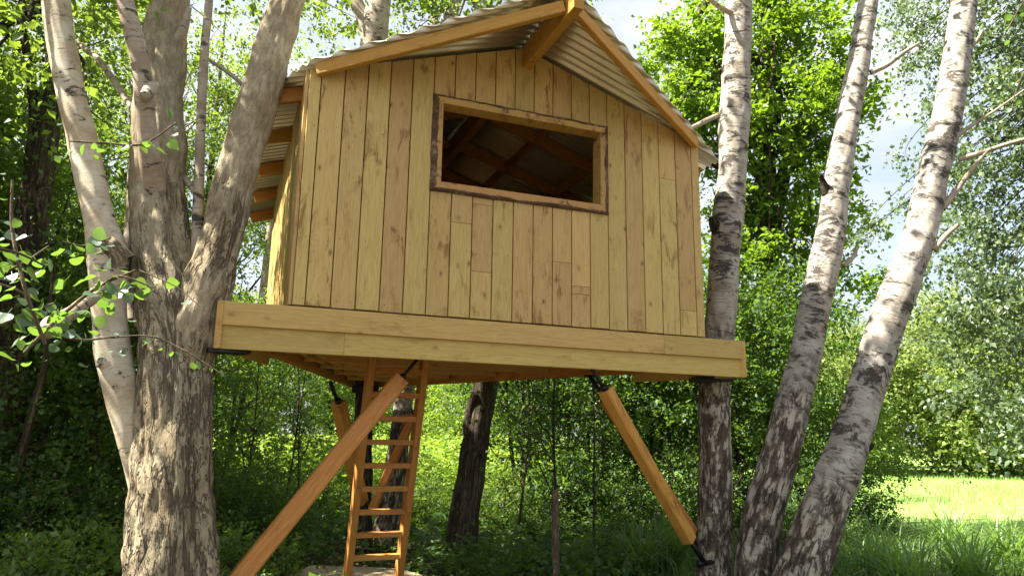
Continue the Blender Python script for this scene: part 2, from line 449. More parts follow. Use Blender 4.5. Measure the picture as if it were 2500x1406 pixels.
M['lf_lime'] = leaf("sunlit_lime_leaf", (0.09, 0.17, 0.02), (0.15, 0.25, 0.03), (0.24, 0.34, 0.05), (0.50, 0.66, 0.06), 0.5, 0.02)  # yellow-green lightened so the clearing looks sunlit; on nettles and hazels
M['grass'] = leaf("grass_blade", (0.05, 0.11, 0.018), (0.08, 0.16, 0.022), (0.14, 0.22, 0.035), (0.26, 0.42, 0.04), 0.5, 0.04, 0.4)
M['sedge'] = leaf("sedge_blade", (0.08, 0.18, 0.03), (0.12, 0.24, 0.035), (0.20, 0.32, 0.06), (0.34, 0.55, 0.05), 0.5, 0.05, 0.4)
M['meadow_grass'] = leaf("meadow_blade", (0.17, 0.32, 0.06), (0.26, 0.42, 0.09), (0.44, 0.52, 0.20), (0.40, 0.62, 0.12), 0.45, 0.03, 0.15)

def ground_mat(name, stops, scale):
    mt, nt, b = newmat(name); n = N(nt)
    tc = n.node("ShaderNodeTexCoord")
    f = n.noise(tc.outputs["Object"], scale, 8, 0.7)
    g = n.noise(tc.outputs["Object"], scale * 0.12, 3)
    n.l(n.ramp(n.math('ADD', n.math('MULTIPLY', f, 0.6), n.math('MULTIPLY', g, 0.4)), stops), b.inputs["Base Color"])
    b.inputs["Roughness"].default_value = 0.95; b.inputs["Specular IOR Level"].default_value = 0.1
    n.bump(f, 0.8, 0.05, b)
    return mt
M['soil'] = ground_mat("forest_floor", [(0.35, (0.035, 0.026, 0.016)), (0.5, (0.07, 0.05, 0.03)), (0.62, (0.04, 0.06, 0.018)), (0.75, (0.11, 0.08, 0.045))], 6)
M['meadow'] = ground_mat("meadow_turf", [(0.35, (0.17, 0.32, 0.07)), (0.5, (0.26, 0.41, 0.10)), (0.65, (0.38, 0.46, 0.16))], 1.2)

# ================================================================== THE SETTING
def gh(x, y):
    return 0.05 * math.sin(x * 0.5 + 1) * math.cos(y * 0.4) + 0.06 * noise.noise(Vector((x * 0.3, y * 0.3, 0)))
ax = np.r_[-400, -200, -100, -60, -40, np.arange(-26, 26.1, 1.0), 40, 60, 100, 200, 400]
ay = np.r_[-200, -100, -50, -25, np.arange(-12, 40.1, 1.0), 55, 80, 120, 200, 400, 700]
V = [(x, y, gh(x, y)) for y in ay for x in ax]
idx = np.arange(len(V)).reshape(len(ay), len(ax))
Fq = np.stack([idx[:-1, :-1], idx[:-1, 1:], idx[1:, 1:], idx[1:, :-1]], -1).reshape(-1, 4)
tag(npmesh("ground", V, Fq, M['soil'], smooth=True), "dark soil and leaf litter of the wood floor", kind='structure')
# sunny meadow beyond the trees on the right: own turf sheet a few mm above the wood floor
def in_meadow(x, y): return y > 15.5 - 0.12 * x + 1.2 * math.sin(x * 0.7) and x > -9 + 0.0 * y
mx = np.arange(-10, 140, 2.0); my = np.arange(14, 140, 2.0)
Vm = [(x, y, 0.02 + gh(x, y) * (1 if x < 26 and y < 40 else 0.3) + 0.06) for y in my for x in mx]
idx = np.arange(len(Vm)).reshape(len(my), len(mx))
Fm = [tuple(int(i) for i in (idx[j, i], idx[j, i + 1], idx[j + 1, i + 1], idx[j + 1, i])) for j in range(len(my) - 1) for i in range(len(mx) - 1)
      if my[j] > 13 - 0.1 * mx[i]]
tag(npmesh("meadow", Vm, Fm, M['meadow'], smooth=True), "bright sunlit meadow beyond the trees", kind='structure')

# ================================================================== THE TREE HOUSE
house = tag(empty("tree_house", tuple(HO), YAW), "pale pine tree house on a triangular deck with window opening and corrugated roof", "tree house")
W_, A0, H0 = 3.73, 1.864, 1.928
SL = (2.543 - H0) / A0
D_ = 3.3
def rt(a): return 2.543 - SL * abs(a - A0)   # roof underside height above wall foot
T = 0.022
def plank(parent, poly_front, thick, axisnormal, origin, gap=0.0042, ch=0.003, mat=None, name="plank"):
    """poly_front: list of (s, z) outline in the wall plane; axisnormal 'b-' 'b+' 'a-' 'a+' = outward direction"""
    sgn = -1 if axisnormal[1] == '-' else 1
    xs = [p[0] for p in poly_front]; zs = [p[1] for p in poly_front]
    cx, cz = (min(xs) + max(xs)) / 2, (min(zs) + max(zs)) / 2
    bm = bmesh.new()
    def loop(inset, depth):
        out = []
        for s, z in poly_front:
            s2 = s + (inset if s < cx else -inset) + (gap if s < cx else -gap)
            z2 = z + (inset if z < cz else -inset) * 0.6
            q = (s2 - cx, depth * sgn, z2 - cz) if axisnormal[0] == 'b' else (depth * sgn, s2 - cx, z2 - cz)
            out.append(q)
        return out
    l0, l1, l2 = loop(0, 0), loop(0, thick - ch), loop(ch, thick)
    v = [[bm.verts.new(p) for p in l] for l in (l0, l1, l2)]
    k = len(poly_front)
    bm.faces.new(v[0]); bm.faces.new(v[2][::-1])
    for u_ in (0, 1):
        for i in range(k):
            bm.faces.new((v[u_][i], v[u_ + 1][i], v[u_ + 1][(i + 1) % k], v[u_][(i + 1) % k]))
    o = bm_obj(name, bm, mat or M['plank'], parent)
    o.location = (cx, origin, ZB + cz) if axisnormal[0] == 'b' else (origin, cx, ZB + cz)
    return o
def frame_mesh(name, boxes, mat, parent):
    bm = bmesh.new()
    for (x0, x1, y0, y1, z0, z1) in boxes:
        prism_from(bm, [(x0, y0, z0), (x1, y0, z0), (x1, y1, z0), (x0, y1, z0)], [(x0, y0, z1), (x1, y0, z1), (x1, y1, z1), (x0, y1, z1)])
    return bm_obj(name, bm, mat, parent)
M['stud'] = M['pine_beam']
front = frame_mesh("front_wall", [(0.03, W_ - 0.03, 0.03, 0.09, ZB + 0.0, ZB + 0.06), (0.03, 0.97, 0.03, 0.09, ZB + 1.0, ZB + 1.06), (2.76, W_ - 0.03, 0.03, 0.09, ZB + 1.0, ZB + 1.06),
                                  (0.03, 0.10, 0.031, 0.10, ZB + 0.062, ZB + 0.99), (W_ - 0.10, W_ - 0.03, 0.031, 0.10, ZB + 0.062, ZB + 0.99), (0.90, 0.965, 0.092, 0.14, ZB + 0.07, ZB + 2.1), (2.765, 2.83, 0.092, 0.14, ZB + 0.07, ZB + 2.1)], M['stud'], house)
J = [0.0] + [0.096 + 0.1868 * i for i in range(20)] + [W_]
J[-2] = 3.645
rj = random.Random(3)
for i in range(len(J) - 1):
    a0, a1 = J[i], J[i + 1]
    top = lambda a: rt(a) - 0.012
    tops = [(a1, top(a1)), (a0, top(a0))]
    if a0 < A0 < a1: tops = [(a1, top(a1)), (A0, top(A0)), (a0, top(a0))]
    th = T + rj.uniform(-0.0012, 0.0015)
    zb = rj.uniform(-0.003, 0.003)
    if a0 > 0.95 and a1 < 2.75:
        cuts = {7: [0.80], 8: [0.985, 0.40], 12: [0.56], 13: [0.36, 0.29]}.get(i, [])
        zz = [zb] + sorted(cuts) + [1.075]
        for z0_, z1_ in zip(zz[:-1], zz[1:]):
            plank(front, [(a0, z0_ + (0.001 if z0_ != zb else 0)), (a1, z0_ + (0.001 if z0_ != zb else 0)), (a1, z1_ - 0.001), (a0, z1_ - 0.001)], th + rj.uniform(-.0015, .001), 'b-', 0.0)
        plank(front, [(a0, 1.865), (a1, 1.865)] + tops, th + rj.uniform(-.001, .001), 'b-', 0.0)
    elif i in (18, 19):
        zc_ = {18: 1.50, 19: 0.235}[i]
        plank(front, [(a0, zb), (a1, zb), (a1, zc_ - .001), (a0, zc_ - .001)], th, 'b-', 0.0)
        plank(front, [(a0, zc_ + .001), (a1, zc_ + .001)] + tops, th - .001, 'b-', 0.0)
    else:
        plank(front, [(a0, zb), (a1, zb)] + tops, th, 'b-', 0.0)
left = frame_mesh("left_wall", [(0.03, 0.09, 0.12, D_ - 0.05, ZB + 0.0, ZB + 0.06), (0.03, 0.09, 0.12, D_ - 0.05, ZB + 1.0, ZB + 1.06), (0.03, 0.09, 0.12, D_ - 0.05, ZB + 1.74, ZB + 1.80)], M['stud'], house)
right = frame_mesh("right_wall", [(W_ - 0.09, W_ - 0.03, 0.12, D_ - 0.05, ZB + 0.0, ZB + 0.06), (W_ - 0.09, W_ - 0.03, 0.12, D_ - 0.05, ZB + 1.0, ZB + 1.06), (W_ - 0.09, W_ - 0.03, 0.12, D_ - 0.05, ZB + 1.74, ZB + 1.80)], M['stud'], house)
back = frame_mesh("back_wall", [(0.03, W_ - 0.03, D_ - 0.04, D_ + 0.0, ZB + 0.0, ZB + 0.06), (0.03, W_ - 0.03, D_ - 0.04, D_, ZB + 1.0, ZB + 1.06)], M['stud'], house)
nb = 18
for i in range(nb):
    b0, b1 = i * D_ / nb, (i + 1) * D_ / nb
    h = rt(0) - 0.012
    plank(left, [(b0, rj.uniform(-.004, .004)), (b1, 0), (b1, h), (b0, h)], T + rj.uniform(-.002, .003), 'a-', 0.0)
    plank(right, [(b0, 0), (b1, 0), (b1, h), (b0, h)], T + rj.uniform(-.002, .003), 'a+', W_)
for i in range(len(J) - 1):
    a0, a1 = J[i], J[i + 1]
    tops = [(a1, rt(a1) - 0.012), (a0, rt(a0) - 0.012)]
    if a0 < A0 < a1: tops.insert(1, (A0, rt(A0) - 0.012))
    plank(back, [(a0, 0), (a1, 0)] + tops, T, 'b+', D_)

# window frame: four live-edge boards, bark left on the outer edge
win = frame_mesh("window_frame", [(1.125, 2.545, 0.05, 0.075, ZB + 1.10, ZB + 1.125)], M['frame_wood'], house)
wo_ = [(1.022, 1.041), (2.711, 1.050), (2.714, 1.918), (1.022, 1.912)]      # outer corners (a, c)
wi_ = [(1.112, 1.126), (2.618, 1.132), (2.624, 1.835), (1.110, 1.830)]      # inner corners on the outer face
wj_ = [(1.118, 1.128), (2.612, 1.136), (2.618, 1.830), (1.112, 1.825)]      # inner corners at the back of the reveal
OUT, BACK = -0.052, 0.085
def rag_line(p, q, nseg, amp, seed):
    out = []
    for i in range(nseg + 1):
        t = i / nseg
        e = math.sin(math.pi * t) ** 0.5 if 0 < t < 1 else 0
        k = amp * e * (noise.noise(Vector((t * 5 + seed, seed, 0))) + 0.55 * noise.noise(Vector((t * 21 + seed, 0, seed))))
        dx, dz = q[0] - p[0], q[1] - p[1]; L = math.hypot(dx, dz)
        out.append((p[0] + dx * t + dz / L * k, p[1] + dz * t - dx / L * k))
    return out
M['bark_edge'] = None
def bark_edge_mat():
    mt, nt, b = newmat("live_edge_bark"); n = N(nt)
    tc = n.node("ShaderNodeTexCoord")
    f = n.noise(tc.outputs["Object"], 30, 6, 0.75); g = n.noise(tc.outputs["Object"], 7, 3)
    c = n.ramp(f, [(0.3, (0.06, 0.032, 0.016)), (0.5, (0.15, 0.085, 0.042)), (0.66, (0.34, 0.26, 0.16))])
    c = n.mix(n.ramp(g, [(0.4, (0, 0, 0)), (0.6, (1, 1, 1))]), c, (0.09, 0.045, 0.02))
    n.l(c, b.inputs["Base Color"]); b.inputs["Roughness"].default_value = 0.85
    n.bump(f, 1.0, 0.02, b); return mt
M['bark_edge'] = bark_edge_mat()
split = [0.36, 0.42, 0.34, 0.58]
for s in range(4):
    t = (s + 1) % 4
    ns = 26
    outer = rag_line(wo_[s], wo_[t], ns, 0.008, 3.1 * s + 1)
    mid0 = [wo_[s][i] * (1 - split[s]) + wi_[s][i] * split[s] for i in (0, 1)]
    mid1 = [wo_[t][i] * (1 - split[s]) + wi_[t][i] * split[s] for i in (0, 1)]
    mid = rag_line(mid0, mid1, ns, 0.022, 7.7 * s + 2)
    inner = rag_line(wi_[s], wi_[t], ns, 0.0, 0)
    inb = rag_line(wj_[s], wj_[t], ns, 0.0, 0)
    sc1 = ZB
    # heartwood board: front strip (mid -> inner) and reveal (inner -> back), closed behind
    bm = bmesh.new()
    rows = [[(x, OUT + 0.004, z + sc1) for x, z in mid], [(x, OUT, z + sc1) for x, z in inner], [(x, BACK, z + sc1) for x, z in inb], [(x, BACK, z + sc1) for x, z in mid]]
    vv = [[bm.verts.new(p) for p in r] for r in rows]
    for r_ in range(4):
        for i in range(ns):
            bm.faces.new((vv[r_][i], vv[r_][i + 1], vv[(r_ + 1) % 4][i + 1], vv[(r_ + 1) % 4][i]))
    bm.faces.new([vv[r_][0] for r_ in range(4)]); bm.faces.new([vv[r_][-1] for r_ in range(3, -1, -1)])
    ob = bm_obj("frame_board", bm, M['frame_wood'], win)
    # bark edge (outer -> mid), bulging and rough
    bm = bmesh.new()
    rr = []
    for q_, dep in ((outer, -0.0225), (outer, OUT + 0.020), ([((x + u_) / 2, (z + w_) / 2) for (x, z), (u_, w_) in zip(outer, mid)], OUT - 0.003), (mid, OUT + 0.0035), (mid, -0.0225)):
        rr.append([bm.verts.new((x, dep + 0.006 * noise.noise(Vector((x * 30, z * 30, dep * 50))) * (1 if dep < -0.023 else 0), z + sc1)) for x, z in q_])
    for r_ in range(5):
        for i in range(ns):
            bm.faces.new((rr[r_][i], rr[r_][i + 1], rr[(r_ + 1) % 5][i + 1], rr[(r_ + 1) % 5][i]))
    bm.faces.new([r[0] for r in rr]); bm.faces.new([r[-1] for r in rr[::-1]])
    bm_obj("bark_edge", bm, M['bark_edge'], win)

# ---- deck: fascia boards, side fascias, main beams, joists, floor
ZF = ZB - 0.019
def hbeam(name, a0, b0, a1, b1, z0, z1, w, mat=None, ch=0.004):
    return beam(name, (a0, b0, (z0 + z1) / 2), (a1, b1, (z0 + z1) / 2), w, z1 - z0, mat or M['pine_beam'], house, ch=ch)
def fascia(a0, a1, z0, z1, b, th):
    bm = bmesh.new(); c = 0.003; am, zm = (a0 + a1) / 2, (z0 + z1) / 2
    x0, x1, y0, y1 = a0 + .001 - am, a1 - .001 - am, z0 - zm, z1 - zm
    ring = [(th / 2, y0), (-th / 2 + c, y0), (-th / 2, y0 + c), (-th / 2, y1 - c), (-th / 2 + c, y1), (th / 2, y1)]
    prism_from(bm, [(x0, yy, zz) for yy, zz in ring], [(x1, yy, zz) for yy, zz in ring])
    o = bm_obj("fascia_board", bm, M['fascia'], house); o.location = (am, b, zm); return o
aL, aR = -0.515 + 0.047, W_ + 0.434 - 0.047
fascia(aL, 3.247, ZF - 0.172, ZF, -0.052, 0.026)
fascia(3.247, aR, ZF - 0.172, ZF, -0.052, 0.026)
fascia(aL, 0.404, ZF - 0.342, ZF - 0.160, -0.025, 0.026)
fascia(0.404, aR, ZF - 0.342, ZF - 0.160, -0.025, 0.026)
# triangle of main beams
cA = toH(P(545, 860, 5.25)); cB = toH(P(1790, 905, 6.92)); cC = toH(P(868, 948, 10.2))
ZJ = 2.285
cA = np.array([-0.42, 0.05, 0]); cB = np.array([4.05, 0.05, 0])
cC = toH(PZ(868, 948, ZJ - 0.0)); print("corner C", cC)
def tri_beam(p, q, w=0.09, z0=ZJ - 0.0, z1=2.49, mat=None): return hbeam("main_beam", p[0], p[1], q[0], q[1], z0, z1, w, mat or M['larch'])
dA = (cC - cA)[:2]; dA /= np.linalg.norm(dA)
tri_beam(cA, cC)
tri_beam(cB, cC)
tri_beam(cA + [0.03, .06, 0], cB + [-.03, .06, 0], 0.07, 2.262)
# inner doubled beams beside the outer ones
nA = np.array([dA[1], -dA[0]])
for off in (0.16, 0.30):
    hbeam("joist", cA[0] + 0.35 * dA[0] + nA[0] * off, cA[1] + 0.45 * dA[1] + nA[1] * off, cC[0] - 0.9 * dA[0] + nA[0] * off, cC[1] - 0.9 * dA[1] + nA[1] * off, 2.35, 2.485, 0.05)
def edge_a(b, p, q): return p[0] + (q[0] - p[0]) * (b - p[1]) / (q[1] - p[1])
for b_ in (0.62, 1.25, 1.9, 2.6, 3.3, 4.1):
    if b_ < cC[1] - 0.3:
        hbeam("joist", edge_a(b_, cA, cC) + 0.07, b_, edge_a(b_, cB, cC) - 0.09, b_, 2.30 if b_ < 1 else 2.33, 2.484, 0.055)
def floor_span(b):
    l = min(edge_a(b, cA, cC) + 0.0, 0.0) if b < D_ + 0.02 else edge_a(b, cA, cC)
    r = max(edge_a(b, cB, cC), W_) if b < D_ + 0.02 else edge_a(b, cB, cC)
    return l, r
b_ = 0.0
while b_ < cC[1] - 0.15:
    l, r = floor_span(b_ + 0.07)
    if r - l > 0.2:
        o = beam("floor_board", (l - 0.02, b_ + 0.07, 2.5155), (r + 0.02, b_ + 0.07, 2.5155), 0.138, 0.048, M['pine_beam'], house)
    b_ += 0.142
# end boards seen edge on
def end_board(p, q, a0):
    d = np.array(q[:2]) - np.array(p[:2]); d /= np.linalg.norm(d)
    beam("fascia_board", (a0, -0.066, ZF - 0.171), (a0 + d[0] * 1.2, -0.066 + abs(d[1]) * 1.2, ZF - 0.171), 0.045, 0.342, M['pine_beam'], house, ch=0.003)
end_board(cA, cC, -0.491)
end_board(cB, cC, W_ + 0.41)

# ---- roof
bF = -1.06                                     # tip of the ridge beam
SF, SE = -1.0, -0.09                          # front of the sheets at the ridge, and over the wall corner
def prow_b(a):                                 # front edge of the roof at position a
    return SF + (SE - SF) * abs(a - A0) / A0
EAVE = 0.34
B_END = 4.15
def sheet(side, b0, b1):
    pitch, amp = 0.096, 0.017
    ns = int(round((b1 - b0) / pitch * 10))
    bs = np.linspace(b0, b1, ns + 1)
    tilt = 0.0015
    bm = bmesh.new(); rows = []
    for b in bs:
        # reach along the slope: from the ridge to the eave, or to the slanting front edge
        reach = A0 + EAVE
        if b < SE:
            reach = max(0.0, (b - SF) / (SE - SF) * A0)
        elif side < 0:
            reach = min(reach, A0 + (b - SE) / 1.5)
        else:
            reach = min(reach, A0 + (b - SE) * 2.0)
        z = amp * math.cos(2 * math.pi * b / pitch) + 0.004 + amp + tilt * (b - b0)
        row = []
        for k in (0, 0.5, 1.0):
            aa = 0.012 + (reach - 0.012) * k if reach > 0.012 else 0.012 + 0.001 * k
            zz = 2.543 - SL * aa + z + 0.006 - 0.004 * math.sin(math.pi * k) + 0.004 * noise.noise(Vector((b * 2, aa * 1.5, side * 3)))
            row.append(bm.verts.new((A0 + side * aa, b, ZB + zz)))
        rows.append(row)
    for i in range(ns):
        for k in range(2):
            bm.faces.new((rows[i][k], rows[i][k + 1], rows[i + 1][k + 1], rows[i + 1][k]))
    o = bm_obj("roof_sheet", bm, M['sheet'], house, smooth=True)
    md = o.modifiers.new("thick", 'SOLIDIFY'); md.thickness = 0.0015; md.offset = 1
    return o
for side in (-1, 1):
    b0 = SF
    widths = [0.90, 0.82, 0.86, 0.86, 0.86, 1.06]
    for w in widths:
        b1 = min(b0 + w, B_END)
        sheet(side, b0, b1 + (0.035 if b1 < B_END else 0)); b0 = b1
beam("ridge_cap", (A0, SF + 0.02, ZB + 2.578), (A0, B_END, ZB + 2.578), 0.16, 0.008, M['sheet'], house, ch=0.002)
beam("ridge_beam", (A0 + 0.022, bF + 0.0, ZB + 2.425), (A0 + 0.022, 4.05, ZB + 2.425), 0.085, 0.20, M['larch_dark'], house)
for side in (-1, 1):
    a_hi, a_lo = A0 + side * 0.05, A0 + side * (A0 - 0.05)
    lo_b = -0.062
    hi = Vector((a_hi + 0.022, -0.90, ZB + 2.415)); lo = Vector((a_lo, lo_b, ZB + rt(a_lo) - 0.045))
    beam("barge_rafter", hi, lo, 0.055, 0.105, M['larch_dark'], house)
    for b_ in (0.33, 1.22, 2.15, 3.08, 3.98):
        r_hi = Vector((A0 + side * 0.07, b_, ZB + rt(A0 + side * 0.07) - 0.066)); r_lo = Vector((A0 + side * (A0 + 0.27), b_, ZB + rt(A0 + A0 + 0.27) - 0.066))
        beam("rafter", r_hi, r_lo, 0.055, 0.125, M['larch_dark'], house)
    for frac in (0.36, 0.72):
        ac = A0 + side * A0 * frac
        for q0, q1 in ((0.36, 1.19), (1.25, 2.12), (2.18, 3.05), (3.11, 3.95)):
            beam("nogging", (ac, q0, ZB + rt(ac) - 0.07), (ac, q1, ZB + rt(ac) - 0.07), 0.05, 0.10, M['larch_dark'], house)
    # wall plate under the rafters, inside
    aw = 0.06 if side < 0 else W_ - 0.06
    beam("wall_plate", (aw, 0.10, ZB + 1.76), (aw, D_ - 0.06, ZB + 1.76), 0.06, 0.08, M['larch_dark'], house)
beam("collar_tie", (0.45, 2.21, ZB + 1.90), (W_ - 0.45, 2.21, ZB + 1.90), 0.05, 0.11, M['larch_dark'], house)

# ---- steel and knee braces
def rod(name, p0, p1, r, parent, mat=None, seg=10):
    V_, F_, B_ = tube([(*p0, r), (*[(p0[i] + p1[i]) / 2 for i in range(3)], r), (*p1, r)], seg=seg, n=1)
    V_, F_, B_ = cap(V_, F_, B_, seg)
    V2, F2, B2 = V_, F_, B_
    n0 = len(V2); cen = V2[:seg].mean(0)
    V2 = np.vstack([V2, cen]); B2 = np.vstack([B2, B2[0]])
    F2 = np.vstack([F2, np.array([((j + 2) % seg, (j + 1) % seg, j, n0) for j in range(0, seg, 2)])])
    return npmesh(name, V2, F2, mat or M['steel'], smooth=False, parent=parent, attr=B2)
def knee(p_bot, p_top, w, rod_top, up, octo=False, rod_bot=None, rr=0.014, label=None):
    """timber brace with a threaded steel rod and plate; world coordinates"""
    hb, ht = toH(p_bot), toH(p_top)
    if octo:
        d = Vector(ht - hb).normalized()
        V_, F_, B_ = tube([(*hb, w / 2), (*(hb * 0.5 + ht * 0.5), w / 2), (*ht, w / 2)], seg=20, n=2)
        V_, F_, B_ = cap(V_, F_, B_, 20)
        # log: own frame along local Y
        L = (ht - hb); Ln = np.linalg.norm(L)
        s = np.cross(L / Ln, [0, 0, 1]); s /= np.linalg.norm(s); t = np.cross(s, L / Ln)
        R = np.array([s, L / Ln, t]).T
        mid = (hb + ht) / 2
        o = npmesh("brace", (V_ - mid) @ R, F_, M['larch'], smooth=True, parent=house)
        o.matrix_local = o_mats[o.name] = Matrix.Translation(Vector(mid)) @ Matrix(R.tolist()).to_4x4()
    else:
        o = beam("brace", hb, ht, w, w, M['larch'], house, up=up, ch=0.012)
    inv = np.array(o_mats[o.name].inverted())
    tl = lambda p: (inv @ np.r_[toH(p), 1])[:3]
    d = (p_top - p_bot) / np.linalg.norm(p_top - p_bot)
    rod("steel_rod", tl(p_top - d * 0.05), tl(rod_top), rr, o)
    rod("end_plate", tl(p_top + d * 0.001), tl(p_top + d * 0.010), w * (0.46 if octo else 0.28), o, seg=14)
    rod("hex_nut", tl(p_top + d * 0.011), tl(p_top + d * 0.04), rr * 2.0, o, seg=6)
    rod("top_plate", tl(rod_top + np.array([0, 0, -0.012])), tl(rod_top), 0.055, o, seg=14)
    if rod_bot is not None:
        rod("steel_rod", tl(p_bot + d * 0.03), tl(rod_bot), rr * 1.3, o)
        rod("tree_bolt", tl(rod_bot + np.array([-0.05, -0.02, 0.0])), tl(rod_bot + np.array([0.10, 0.10, 0.0])), 0.024, o, seg=12)
        rod("tree_bolt", tl(rod_bot + np.array([-0.075, -0.03, 0.0])), tl(rod_bot + np.array([-0.05, -0.02, 0.0])), 0.034, o, seg=12)
    if label: o['label'] = label
    return o
# front left brace: from the foot of the big tree up to the front beam
knee(P(520, 1490, 5.30), P(978, 925, 5.95), 0.135, P(1023, 872, 6.02), (0.25, -1.0, 0.35), label="long square timber brace rising in front of the ladder")
# right brace and the one just behind it
knee(P(1683, 1318, 6.95), P(1478, 952, 6.40), 0.112, P(1437, 888, 6.30), (0.3, -1, 0.3), rod_bot=P(1722, 1375, 7.02), rr=0.018, label="square timber brace running down to the rightmost deck tree")
knee(P(1690, 1300, 7.25), P(1478, 975, 7.0), 0.10, P(1438, 916, 7.05), (0.3, -1, 0.3), rod_bot=P(1722, 1360, 7.25), rr=0.018)
# back braces to the rear tree
knee(P(882, 1222, 9.45), P(826, 982, 8.35), 0.14, P(806, 932, 8.15), (0.4, -1, 0.2), rr=0.022)
knee(P(908, 1245, 9.35), P(1010, 1010, 9.0), 0.10, P(1037, 945, 8.95), (-0.4, -1, 0.2), rr=0.022)
# plates where the deck corners bear on the trees
def bracket(px0, py0, px1, py1, Y0, Y1, th=0.035):
    p0, p1 = toH(P(px0, py0, Y0)), toH(P(px1, py1, Y1))
    beam("tree_bracket", p0, p1, 0.16, th, M['steel'], house, ch=0.004)
bracket(500, 856, 602, 861, 5.15, 5.35, 0.03)
bracket(1690, 928, 1782, 925, 7.05, 7.1, 0.05)
bracket(860, 950, 925, 953, 10.0, 10.05, 0.10)

# small nail heads on the front wall: real dots
bmn = bmesh.new()
for i in range(len(J) - 1):
    for zc in (0.06, 0.55, 1.45):
        if 0.95 < J[i] < 2.6 and zc > 1: continue
        for dx in (0.25, 0.75):
            a_ = J[i] + (J[i + 1] - J[i]) * dx + rj.uniform(-.008, .008)
            z_ = zc + rj.uniform(-.02, .02)
            r_ = 0.003
            vs = [bmn.verts.new((a_ + r_ * math.cos(k * math.pi / 3), -T - 0.0035, ZB + z_ + r_ * math.sin(k * math.pi / 3))) for k in range(6)]
            vb = [bmn.verts.new((a_ + r_ * math.cos(k * math.pi / 3), -T + 0.004, ZB + z_ + r_ * math.sin(k * math.pi / 3))) for k in range(6)]
            bmn.faces.new(vs)
            for k in range(6): bmn.faces.new((vs[k], vs[(k + 1) % 6], vb[(k + 1) % 6], vb[k]))
o = bm_obj("nail_head", bmn, M['nail'], front); o['kind'] = 'stuff'

# ---- ladder
lt = PZ(0, 0, 3)
ladder_top = HO + HU * 1.07 + HV * 0.98 + np.array([0, 0, 2.44])
ladder_bot = HO + HU * 1.09 + HV * 1.80 + np.array([0, 0, 0.11])
ladder = tag(empty("ladder", tuple(ladder_bot), YAW), "steep orange larch ladder leading up under the tree house deck", "ladder")
Lt = np.array([(ladder_top - ladder_bot) @ HU, (ladder_top - ladder_bot) @ HV, ladder_top[2] - ladder_bot[2]])
Lw = 0.56
lean = Vector(Lt).normalized()
upv = Vector((0, -1, 0))
for s in (-1, 1):
    beam("stile", (s * (Lw / 2 - 0.03), 0, 0.0), (Lt[0] + s * (Lw / 2 - 0.03), Lt[1], Lt[2]), 0.062, 0.15, M['larch_z'], ladder, up=upv, ch=0.004)
nr = 11
for i in range(nr):
    t = (0.155 + i * 0.2145) / Lt[2]
    c_ = Vector(Lt) * t
    beam("rung", c_ + Vector((-(Lw / 2 - 0.062), -0.03, 0)), c_ + Vector((Lw / 2 - 0.062, -0.03, 0)), 0.075, 0.050, M['larch_z'], ladder, ch=0.004)

# ---- low wooden platform under the ladder
zp = 0.11
pBL, pBR = PZ(762, 1378, zp), PZ(965, 1386, zp)
pL2, pR2 = PZ(690, 1408, zp), PZ(1062, 1408, zp)
plat = tag(empty("platform", (float(pBL[0]), float(pBL[1]), 0)), "low weathered board platform on the ground at the ladder foot", "platform")
org = np.array([pBL[0], pBL[1], 0])
dl = (pL2 - pBL) / np.linalg.norm(pL2 - pBL); dr = (pR2 - pBR) / np.linalg.norm(pR2 - pBR)
for k in range(9):
    t0, t1 = k * 0.19, k * 0.19 + 0.183
    a_, b2 = pBL + dl * t0 - org, pBL + dl * t1 - org
    c_, d_ = pBR + dr * min(t0, 0.75) * 1.05 - org, pBR + dr * min(t1, 0.75) * 1.05 - org
    if t0 > 0.7:
        c_[1] = c_[1] - (t0 - 0.7) * 0.8; d_[1] = d_[1] - (t1 - 0.7) * 0.8
    bm = bmesh.new()
    prism_from(bm, [(q[0], q[1], zp - 0.03) for q in (a_, b2, d_, c_)], [(q[0], q[1], zp) for q in (a_, b2, d_, c_)])
    bm_obj("plank", bm, M['old_board'], plat)

# ================================================================== TREES: leaves
def leaf_quads(C, size, tilt=0.7, wid=0.36, fold=0.10, hang=0.0):
    n_ = len(C)
    yaw_ = rng.uniform(0, 2 * np.pi, n_); pit = rng.normal(-hang, tilt, n_); rol = rng.normal(0, tilt, n_)
    base = np.array([[0, 0, 0], [-wid, 0.45, fold], [0, 1, -0.04], [wid, 0.45, fold]], float) - [0, 0.5, 0]
    V_ = np.repeat(base[None], n_, 0) * np.asarray(size).reshape(-1, 1, 1)
    x, y, z = V_[..., 0].copy(), V_[..., 1].copy(), V_[..., 2].copy()
    c, s = np.cos(rol)[:, None], np.sin(rol)[:, None]; x, z = x * c + z * s, -x * s + z * c
    c, s = np.cos(pit)[:, None], np.sin(pit)[:, None]; y, z = y * c - z * s, y * s + z * c
    c, s = np.cos(yaw_)[:, None], np.sin(yaw_)[:, None]; x, y = x * c - y * s, x * s + y * c
    V_ = np.stack([x, y, z], -1) + C[:, None, :]
    i = np.arange(n_)[:, None] * 4
    F_ = np.concatenate([i + [0, 1, 2], i + [0, 2, 3]], 1).reshape(-1, 3)
    return V_.reshape(-1, 3), F_
def ellipsoid_pts(n_, c, r, shell=0.55):
    d = rng.normal(size=(n_, 3)); d /= np.linalg.norm(d, axis=1)[:, None]
    rad = rng.uniform(shell ** 3, 1, n_) ** (1 / 3)
    return np.asarray(c) + d * rad[:, None] * np.asarray(r)
